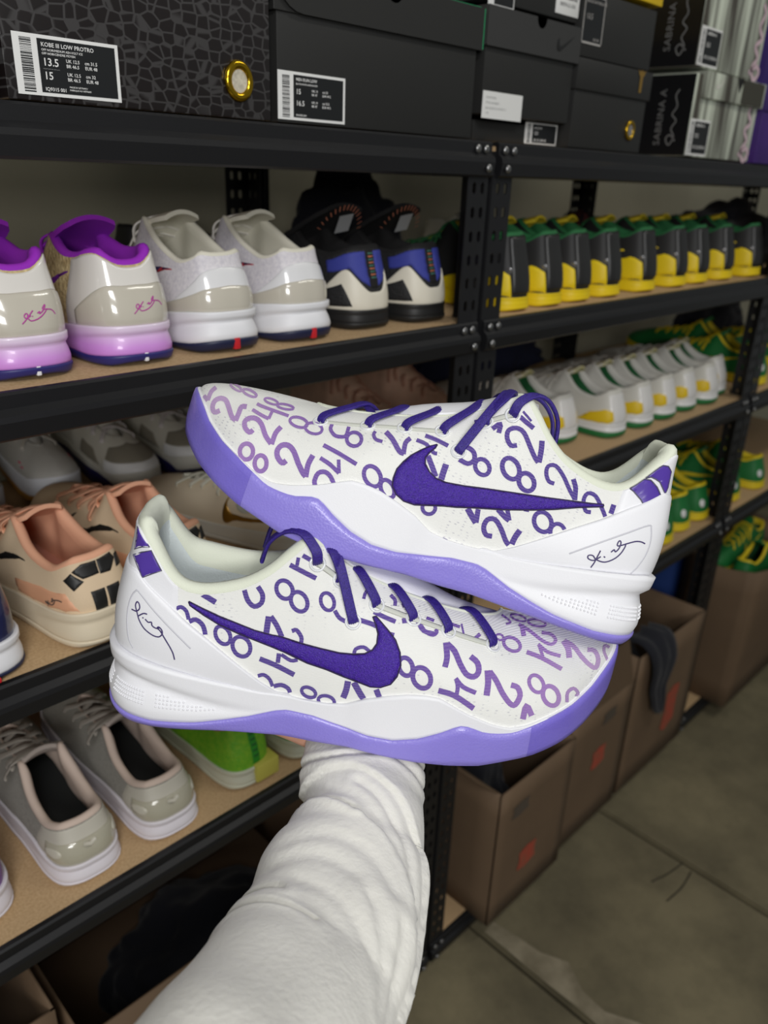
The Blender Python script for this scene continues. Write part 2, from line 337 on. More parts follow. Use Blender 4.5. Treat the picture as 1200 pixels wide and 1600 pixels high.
# boxes above and right of it
t=shoe_box('wide black shoe box with a white bar-code sticker, above the thumb-hole lid',.7285,.9000,.004,.32,Z1+.1290,.10,.03,MATTE,MATTE)
x,y,z=bx(t); b0=.161
stick(t,.736-x,.779-x,.157-b0,.185-b0,-.0003,'dark',[(.3,.75,.14,'13',0),(.3,.45,.12,'EUR 47',0)],False)
s=add_box('bar_code_sticker',.854-x,.8995-x,-.001,-.0003,.166-b0,.204-b0,WHITE_PAPER,t,.0002)
rnd=random.Random(5); parts=[]; u=.858-x
while u<.894-x:
    q=rnd.choice([.0007,.0012,.0018]); parts.append(([(u,-.0013,.181-b0),(u+q,-.0013,.181-b0),(u+q,-.0013,.199-b0),(u,-.0013,.199-b0)],[(0,1,2,3)])); u+=q+rnd.choice([.0008,.0013])
parts.append(move(text_geo('00074-21-XX',.0055,'CENTER'),.8765-x,-.0013,.174-b0)); V,F=merge(parts); obj('bar_code',V,F,LABEL_INK,s,False)
t=shoe_box('matte black shoe box carrying a thin outlined label, under the yellow box',.9045,1.072,.0,.32,Z1+.0975,.071,0,MATTE,MATTE)
x,y,z=bx(t); b0=.1335
OUT=mat('label_outline',(175,172,168),.5)
parts=[]
for a,b,c,d in ((.9055,.949,.1945,.197),(.9055,.949,.147,.149),(.9055,.907,.147,.197),(.9475,.949,.147,.197)): parts.append(([(a-x,-.0007,c-b0),(b-x,-.0007,c-b0),(b-x,-.0007,d-b0),(a-x,-.0007,d-b0)],[(0,1,2,3)]))
sh=add_box('size_label',.9055-x,.949-x,-.0005,0,.147-b0,.197-b0,LABEL_INK,t); V,F=merge(parts+[move(text_geo('BLACK/ANTHRACITE',.0045),.909-x,-.0008,.188-b0),move(text_geo('13.5',.008),.911-x,-.0008,.172-b0),move(text_geo('EUR 48',.004),.93-x,-.0008,.151-b0)]); obj('lettering',V,F,OUT,sh,False)
t=shoe_box('bright yellow shoe box at the top edge, right of the bar-code sticker',.9105,1.077,-.003,.32,Z1+.1695,.06,.03,mat('yellow_card',(226,190,18),.5),mat('yellow_card',(226,190,18),.5))
t=shoe_box('black shoe box with small gold emblem on the lid and brass eyelet low at right',.9065,1.077,.0,.32,Z1,.096,.033,MATTE,MATTE,.003)
x,y,z=bx(t)
ring(t,1.044-x,.062-.036,.0085,.0026,-.001,inner=mat('grey_tissue',(120,118,118),.7))
E=[(0,.5),(.16,.42),(.32,.5),(.22,.28),(.12,.2),(.10,-.5),(-.10,-.5),(-.12,.2),(-.22,.28),(-.32,.5),(-.16,.42)]
obj('emblem',[(1.050-x+a*.030,-.0036,.1195-.036+b*.026) for a,b in E],[tuple(range(len(E)))],mat('gold_foil',(165,130,60),.35,metal=.6),t,False)
def streaks():
    m=mat('silver_streak_card',(120,120,108),0.4); nt=m.node_tree; N=nt.nodes.new; Lk=nt.links.new; b=nt.nodes['Principled BSDF']
    tc=N('ShaderNodeTexCoord'); mp=N('ShaderNodeMapping'); mp.inputs['Scale'].default_value=(48,1,3.2); mp.inputs['Rotation'].default_value=(0,.13,0); Lk(tc.outputs['Object'],mp.inputs['Vector'])
    n=N('ShaderNodeTexNoise'); n.inputs['Scale'].default_value=1.0; n.inputs['Detail'].default_value=3; Lk(mp.outputs[0],n.inputs['Vector'])
    r=N('ShaderNodeValToRGB'); r.color_ramp.elements[0].position=.38; r.color_ramp.elements[0].color=(*lin((70,66,58)),1); r.color_ramp.elements[1].position=.62; r.color_ramp.elements[1].color=(*lin((205,212,196)),1)
    Lk(n.outputs['Fac'],r.inputs['Fac']); Lk(r.outputs['Color'],b.inputs['Base Color']); return m
SIL=streaks(); GLB=mat('gloss_black_card',(24,24,26),.22); FAINT=mat('faint_print',(112,112,112),.5)
def side_text(t,hw,parts,name='lettering',m=FAINT):
    V,F=merge(parts); V=[(-hw-.0006,.012+v[2],v[0]) for v in V]; F=[f[::-1] for f in F]; return obj(name,V,F,m,t,False)
SQ=[(.0,.0),(.006,.012),(.002,.02),(-.004,.012),(.004,.004),(.012,.012),(.02,.004),(.026,.014),(.034,.006),(.044,.012),(.05,.006)]
def squiggle(x0,z0,sc=1.0,r=.0008,fl=1.0):
    P=spline([(x0+a*sc,z0+b*sc*fl) for a,b in SQ],4); t=np.gradient(P,axis=0); t/=np.linalg.norm(t,axis=1,keepdims=True); n=np.stack([-t[:,1],t[:,0]],1)*r; k=len(P)
    return [(a,0.0,b) for a,b in np.vstack([P+n,P-n])],[(i,k+i,k+i+1,i+1) for i in range(k-1)]
for i,(zb,hh,nm) in enumerate(((.0012,.112,'lower silver-streaked shoe box with lid, black glossy side lettering, standing on the shelf'),(.1165,.118,'upper silver-streaked shoe box of the pair, resting on the lidded one'))):
    t=shoe_box(nm,1.205-.008*i,1.43-.02*i,-.002+.002*i,.33,Z1+zb,hh,0,SIL,SIL); x,y,z=bx(t); hw=.1125-.006*i
    add_box('side_panel',-hw-.0005,-hw+.0005,.0005,.328,.001,hh-.005,GLB,t)
    side_text(t,hw,[move(text_geo('SABRINA A',.0145,sp=1.05),.014+.006*i,0,.030),move(squiggle(.02,.006,1.35,.0010,.55),0,0,0)])
    stick(t,-hw+.002,-hw+.066,.002,.05,-.0003,'dark',[(.27,.8,.12,'SABRINA A',0),(.27,.5,.16,'13.5',0),(.27,.2,.12,'UK 12.5 EUR 48',0)])
    V,F=squiggle(.008,0,1.85,.0035); obj('pink_script',[(v[2]+.07,-.0008,v[0]) for v in V],F,mat('pale_pink_print',(206,180,190),.5),t,False)
    if i==0:
        bm=bmesh.new(); box_bm(bm,-hw+.02,hw+.004,-.006,.332,.078,hh+.0003,.001); from_bm('box_lid',bm,SIL,t,True,40)
        V,F=emblem_geo(-.045,.097,.03,-.0066); obj('curved_emblem',V,F,mat('white_print',(215,212,205),.5),t,False)
        add_box('lid_tab',.030,.108,-.0075,-.0055,.079,.111,mat('olive_black_card',(62,60,50),.5),t)
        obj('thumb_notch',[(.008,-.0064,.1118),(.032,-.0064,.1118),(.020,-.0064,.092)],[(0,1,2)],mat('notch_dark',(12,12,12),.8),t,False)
PURC=mat('purple_card',(70,34,120),.45,rgb2=(48,26,92),vscale=14)
t=shoe_box('purple shoe box at the right edge, beside the silver-streaked pair',1.452,1.67,-.004,.33,Z1,.112,.034,PURC,PURC)
t=shoe_box('dark violet shoe box resting on the purple box at the right edge',1.438,1.66,.0,.33,Z1+.1125,.112,.034,mat('violet_card',(52,26,104),.45),mat('violet_card',(52,26,104),.45))
# ---------------------------------------------------------------- shoe engine (units: mm, x heel>toe, y outer side, z up)
# stations heel->toe (lateral): bite outline x,y(lat),y(med)
BX=[2,3,9,20,40,65,90,108,122,134,146,158,175,195,215,240,262,283,303,317,323]
BL=[0,14,26,33,37,38,39,40,42,44,46,49,52,54.5,56,56,53,45,30,15,0]
BM=[0,14,26,33,36,35,33,33,34,36,38,40,43,46,49,50.5,49.5,44,33,18,0]
OX=[17,18,22,29,42,57,80,97,111,121,131,142,158,180,203,226,238,243,245,246,246]
OL=[0,12,22,27,31,32,32,31,28.5,26.5,24,20,18,18,17,14,9,5,2.5,1,0]
OZ=[122,122,121,111,91,85,89,98,110,117.5,113,102,92,82.5,74.5,68,65.5,65,65,65,65]
CC=[.25,.25,.25,.25,.28,.3,.3,.3,.3,.3,.32,.35,.38,.42,.45,.5,.5,.52,.54,.55,.55]
DZ=[.35,.35,.35,.35,.35,.35,.35,.35,.34,.32,.3,.28,.24,.18,.14,.12,.14,.16,.2,.24,.25]
BITE=[(0,45),(10,45),(40,37),(66,30),(93,24),(105,23),(119,21),(133,20),(145,21),(157,27),(170,31),(182,33.5),(192,34),(201,33),(218,23),(234,16),(245,13),(256,14.5),(270,19),(285,24),(300,31),(308,37),(316,42),(323,45)]
OM=[(-6,9),(0,8),(6,6),(15,4),(28,2),(42,2),(55,2),(70,4),(86,7),(103,12),(110,13),(126,11),(140,7),(160,2),(175,1),(190,4),(203,9.5),(214,15.5),(220,15),(230,11),(240,10.5),(248,11),(256,14),(270,19),(285,24),(300,31),(308,37),(316,42),(323,45)]
BOT=[(-6,3),(0,-3),(10,-4),(20,-4.5),(45,-5),(75,-6),(106,-7),(126,-9),(150,-10),(170,-12.5),(190,-14.5),(210,-15),(228,-14.5),(245,-11),(262,-8),(280,-3),(297,3),(308,9),(317,15),(322,22),(327,28)]
COUNTER=[(-10,97),(17,97),(20,97),(28,88),(38,79),(48,69),(65,55),(80,42),(92,32),(105,23),(106,22)]
def ip(T,x):
    T=np.asarray(T,float); return np.interp(x,T[:,0],T[:,1])
class Last:
    def __init__(s,**k):
        s.bite=BITE;s.om=OM;s.bot=BOT;s.counter=COUNTER
        s.OZ=list(OZ);s.OX=list(OX);s.OL=list(OL); s.heelprof=1.0;s.medz=3.0;s.BL=BL;s.BM=BM;s.medsq=0.0
        for a,b in k.items(): setattr(s,a,b)
        n=21; bx=np.array(BX,float); B=[];O=[];c=[];d=[]
        for i in range(21): B.append((bx[i],s.BL[i],ip(s.bite,bx[i]))); O.append((s.OX[i],s.OL[i],s.OZ[i])); c.append(CC[i]); d.append(DZ[i])
        for i in range(19,0,-1):
            mz=s.medz*np.sin(np.pi*min(1,i/12.)) if i<12 else 0
            mz-=s.medsq*np.clip((i-5)/4.,0,1)*np.clip((20-i)/6.,0,1)
            B.append((bx[i],-s.BM[i],ip(s.bite,bx[i]))); O.append((s.OX[i],-s.OL[i],s.OZ[i]+mz)); c.append(CC[i]); d.append(DZ[i])
        s.B=np.array(B);s.O=np.array(O);s.c=np.array(c);s.d=np.array(d)
        s.bulge=np.array([1+2.0*np.sin(np.pi*min(i,40-i)/20.) for i in range(40)])
    def outline(s,S):
        b=cr(s.B,S*40); e=1e-3
        t=cr(s.B,(S+e)*40)-cr(s.B,(S-e)*40); nrm=np.stack([-t[...,1],t[...,0]],-1)
        nrm/=np.linalg.norm(nrm,axis=-1,keepdims=True)+1e-9
        return b,nrm   # outward? checked below
    def up(s,S,T):
        S=np.asarray(S,float);T=np.asarray(T,float)
        b,nr=s.outline(S); b=b.copy(); b[...,2]=ip(s.bite,b[...,0])
        o=cr(s.O,S*40); c=cr(s.c,S*40)[...,None]; d=cr(s.d,S*40)[...,None]; bu=cr(s.bulge,S*40)[...,None]
        b[...,:2]-=nr*0.5
        a=(o-b)[...,2:3]
        zz=np.zeros_like(nr[...,:1])
        p1=b+np.concatenate([nr*bu,.40*a],-1)
        p2=o+np.concatenate([(b-o)[...,:2]*c,-d*a],-1)
        T=T[...,None]; u=1-T
        return u**3*b+3*u*u*T*p1+3*u*T*T*p2+T**3*o
    def nrm(s,S,T):
        e=2e-3
        S=np.asarray(S,float);T=np.asarray(T,float)
        ds=s.up(S+e,T)-s.up(S-e,T); dt=s.up(S,np.minimum(T+e,1))-s.up(S,np.maximum(T-e,0))
        n=np.cross(ds,dt); n/=np.linalg.norm(n,axis=-1,keepdims=True)+1e-12
        return n*s.sgn
    sgn=-1.0
    def at(s,S,T,off=0.0):
        off=np.asarray(off,float)
        return s.up(S,T)+s.nrm(S,T)*(off[...,None] if off.ndim else off)

def sstep(x): x=np.clip(x,0,1); return x*x*(3-2*x)
def mk(name,G,m,parent,cu=False,cv=False,flip=False,auto=None): return grid(name,np.asarray(G)*.001,m,parent,cu,cv,flip,auto)
def stack(rows): return np.stack(rows,1)
def sole_xy(L,NS):
    S=np.arange(NS)/NS; b,nr=L.outline(S); x=b[:,0]; zb=ip(L.bite,x); zo=np.minimum(ip(L.om,x),zb); zt=np.minimum(ip(L.bot,x),zo-1.0)
    return S,b,nr,x,zb,zo,zt
def build_sole(L,parent,NS,mid,out,base=2.0,flare=1.0,toe=None,toe_x=256):
    S,b,nr,x,zb,zo,zt=sole_xy(L,NS); w=sstep(1-x/105.)*L.heelprof
    def P(off,z): return np.stack([b[:,0]+nr[:,0]*off,b[:,1]+nr[:,1]*off,z],1)
    vg=np.clip(.35+.65*(x/100.)**2,.35,1)
    rows=[P(-6+0*x,zb-1.5),P(base-1.2+w*2,zb+.3)]
    for v in np.linspace(0,1,15):
        lip=sstep((v+.06)/.06)*sstep((vg-v)/(vg*.35)); groove=np.exp(-((v-vg)/.10)**2); bul=sstep((v-vg)/(1.001-vg)*1.25)*(1-.15*sstep((v-.85)/.15))
        off=base+w*(3.0*lip-1.8*groove+5.0*bul); rows.append(P(off,zb+(zo-zb)*v))
    rows.append(P(base+w*2-2,zo-.5)); o_mid=mk('midsole',stack(rows),mid,parent,cu=True)
    woff=base+w*4.2*(1)+.9*flare
    r2=[P(base-2.5+w*3,zo-.3),P(woff-1.2,zo+.15),P(woff,zo-.5)]
    for v in (.2,.4,.6,.8): r2.append(P(woff+(.6-1.2*v)*flare-w*3.5*v*v,zo+(zt-zo)*v))
    e=woff-.8*flare-w*4.5
    r2+= [P(e,zt+1.2),P(e-2,zt+.1),P(e-6,zt-.4)]
    for k in (.6,.3,.0):
        q=P(e-8,zt-.4+.3*(1-k)); c=np.array(q); c[:,1]=q[:,1]*k; c[:,0]=162+(q[:,0]-162)*(.96 if k else .9); r2.append(c)
    G=stack(r2)
    if toe is None: mk('outsole',G,out,parent,cu=True)
    else:
        sel=np.where(x>toe_x)[0]; lo,hi=sel.min(),sel.max()
        idx=np.r_[hi:NS,0:lo+1]; mk('outsole',G[idx],out,parent); mk('toe_guard',G[lo:hi+1],toe,parent)
    return o_mid
def build_upper(L,parent,NS,NT,m): 
    S=np.arange(NS)/NS; SS,TT=np.meshgrid(S,np.linspace(-.0,1,NT),indexing='ij'); G=L.up(SS,TT)
    low=G[:,:1].copy(); low[:,:,2]-=4; G=np.concatenate([low,G],1); return mk('upper',G,m,parent,cu=True)
def build_lining(L,parent,NS,pad,lin_,insole,r=5.0,floor_z=28):
    S=np.arange(NS)/NS; o=cr(L.O,S*40); e=1e-3; tg=cr(L.O,(S+e)*40)-cr(L.O,(S-e)*40); inn=np.stack([tg[:,1],-tg[:,0],0*S],1); inn/=np.linalg.norm(inn,axis=1,keepdims=True)+1e-9
    k=np.minimum(S,1-S); R=1.2+(r-1.2)*(1-sstep((k-.20)/.06)); R=R[:,None]; up=np.array([[0,0,1.0]])
    def Q(a,c): return o+inn*R*a+up*R*c
    ctr=np.array([np.clip(o[:,0],40,200),0*S,o[:,2]]).T
    rows=[Q(.05,-.5),Q(.06,.1),Q(.3,.62),Q(.85,.95),Q(1.5,.85),Q(2.0,.2),Q(2.25,-.8),Q(2.2,-2.2)]
    mk('collar_padding',stack(rows),pad,parent,cu=True)
    b,nr=L.outline(S); fz=ip(L.bite,b[:,0])*0+floor_z; ins=np.stack([18+(b[:,0]-2)*.9,b[:,1]*.78,fz],1)
    a=rows[-1]; r2=[a,a*.65+ins*.35-np.array([0,0,4.]),a*.25+ins*.75,ins]; c=ins.copy(); c[:,1]*=.4; r3=[ins+np.array([0,0,.3]),c+np.array([0,0,.3]),c*np.array([1,0,1])]
    mk('lining',stack(r2),lin_,parent,cu=True); mk('insole',stack(r3),insole,parent,cu=True)
def build_tongue(L,parent,m,top=(108,128),hw=24,front=None,n=16,mcol=None,drop=8,thick=4):
    oz=L.OZ; ctr=spline([(246,oz[20]-3),(215,oz[14]-3),(180,oz[12]-1),(150,oz[11]+3),(128,oz[9]+1),(top[0],top[1])],4); k=len(ctr)
    rows=[]
    for i,(cx,cz) in enumerate(ctr):
        u=i/(k-1); h=12+(hw-12)*u; f=1-.25*max(0,(u-.85)/.15)**2
        ring_=[]
        for j in range(n+1):
            a=-1+2*j/n; ring_.append((cx-0*a,h*f*a,cz-drop*(1-.3*u)*a*a))
        for j in range(n+1):
            a=1-2*j/n; ring_.append((cx-thick*.6,h*f*a*.97,cz-thick-drop*(1-.3*u)*a*a))
        rows.append(ring_)
    G=np.array(rows); V=G.reshape(-1,3)*.001; q=G.shape[1]; F=grid_faces(k,q,False,True); F.append(tuple(range((k-1)*q,k*q)))
    F+=[]; return obj('tongue',V,F,m,parent,True,60)
LACE=[(-1,0),(-.93,.42),(-.75,.62),(-.62,.5),(-.42,.78),(-.24,.6),(0,.85),(.24,.6),(.42,.78),(.62,.5),(.75,.62),(.93,.42),(1,0),(.7,-.5),(0,-.62),(-.7,-.5)]
def lace(P,N,parent,m,w=3.6,th=1.7,name='lace',n=7):
    P=spline(P,n); N=spline(N,n); V,F=tube_geo(P*.001,.001,prof=[(a*w,b*th) for a,b in LACE],nrm=N); return obj(name,V,F,m,parent)
def lace_row(L,parent,ev,i,m,side=1,w=3.6,th=1.7,j=None):
    s,t=ev[i]; s2,t2=ev[max(i-1,0) if j is None else j]
    f=(lambda a:a) if side>0 else (lambda a:1-a)
    def A(a,b,o): return L.at(np.array(f(a)),np.array(b),o)
    E=A(s,t,-.8); E1=A(s*.96+s2*.04,min(t+.05,1),3.0); E2=A(s*.72+s2*.28,1.0,2.6); D2=A(1-(s*.15+s2*.85),.975,-1.6)
    n0=L.nrm(np.array(f(s)),np.array(t)); up=np.array([0.12,0,1.0]); C=(E2+D2)/2+np.array([0,0,4.4+1.2*side])
    Q=np.array([E,E1,E2,C,D2]); og=np.array([0,-1.0*side,.25])
    dT=(E2-E)/np.linalg.norm(E2-E); return lace(Q,[-dT+.2*n0,n0*.8-dT*.7,n0*.55+up*.6,up,up*.7+og*.5],parent,m,w,th)
def poly_patch(name,L,poly,off,m,parent,step=3.0,rim=2.0,lift0=-.2,dome=0.0,isc=(690,95)):
    """sticker / embroidery / moulded panel: polygon in (s,t) laid on the upper and raised by off mm"""
    P=np.array(poly,float)*np.array(isc)
    keep=[0]
    for i in range(1,len(P)):
        if np.linalg.norm(P[i]-P[keep[-1]])>.25: keep.append(i)
    P=P[keep]; lo=P.min(0);hi=P.max(0); pts=[tuple(p) for p in P]; n=len(pts)
    def dist(q):
        A=P; B=np.roll(P,-1,0); d=B-A; u=np.clip(((q-A)*d).sum(1)/((d*d).sum(1)+1e-12),0,1); return np.sqrt((((A+d*u[:,None])-q)**2).sum(1).min())
    ii=0; extra=[]
    for x in np.arange(lo[0]+step*.5,hi[0],step):
        ii+=1
        for y in np.arange(lo[1]+step*(.25+.5*(ii%2)),hi[1],step*.9):
            q=np.array((x,y))
            if dist(q)>step*.45: extra.append((x,y))
    if rim<step: # inner rail so the raised edge stays crisp
        c=P.mean(0); t=np.roll(P,-1,0)-np.roll(P,1,0); nn=np.stack([-t[:,1],t[:,0]],1); nn/=np.linalg.norm(nn,axis=1,keepdims=True)+1e-9
        ar=np.sum(P[:,0]*np.roll(P[:,1],-1)-np.roll(P[:,0],-1)*P[:,1]); nn*=np.sign(ar)
        for a in P+nn*rim*1.02:
            if dist(a)>rim*.7: extra.append(tuple(a))
    co=[Vector(p) for p in pts+extra]; r=delaunay_2d_cdt(co,[],[list(range(n))],1,1e-4)
    V2=np.array([tuple(v) for v in r[0]]); F=[tuple(f) for f in r[2]]
    d=np.array([dist(v) for v in V2]); h=lift0+(off-lift0)*sstep(d/rim)
    if dome: h=h+dome*sstep(d/9.0)
    S=V2[:,0]/isc[0];T=np.clip(V2[:,1]/isc[1],0,1); X=L.up(S,T)+L.nrm(S,T)*h[:,None]
    # orientation
    f0=F[0]; nv=np.cross(X[f0[1]]-X[f0[0]],X[f0[2]]-X[f0[0]])
    if nv@L.nrm(S[f0[0]],T[f0[0]])<0: F=[f[::-1] for f in F]
    return obj(name,X*.001,F,m,parent,True)
def band(name,L,s0,s1,lo,hi,off,m,parent,ns=40,nt=6,rim=True):
    """panel wrapped round the upper between two t-curves lo(s), hi(s)"""
    S=np.linspace(s0,s1,ns); rows=[]
    tl=np.array([lo(s) for s in S]);th=np.array([hi(s) for s in S]); n=nt
    us=[0]+list(np.linspace(0,1,n))+[1]; offs=[-.4]+[off]*n+[-.4]
    if rim: us=[0,0]+list(np.linspace(.04,.96,n))+[1,1]; offs=[-.4,off*.7]+[off]*n+[off*.7,-.4]
    for u,o in zip(us,offs):
        oo=np.full(ns,o)
        if o>0: oo[0]=-.4; oo[-1]=-.4; oo[1]*=.8; oo[-2]*=.8
        T=np.clip(tl+(th-tl)*u,0,1); rows.append(L.up(S,T)+L.nrm(S,T)*oo[:,None])
    return mk(name,stack(rows),m,parent)
def t_at_z(L,s,z):
    T=np.linspace(0,1,60); zz=L.up(np.full(60,s),T)[:,2]; return float(np.interp(z,zz,T))
def line_on(L,pts,r,off,m,parent,name,n=3):
    q=spline(pts,n); P=L.up(q[:,0],q[:,1])+L.nrm(q[:,0],q[:,1])*off; N=L.nrm(q[:,0],q[:,1])
    a=np.linspace(0,2*PI,6,endpoint=False); V,F=tube_geo(P*.001,r*.001,prof=np.stack([np.cos(a),.35*np.sin(a)],1),nrm=N); return V,F
EYE=[(.230,.874),(.260,.82),(.268,.552),(.297,.745),(.323,.72),(.348,.72),(.378,.70)]
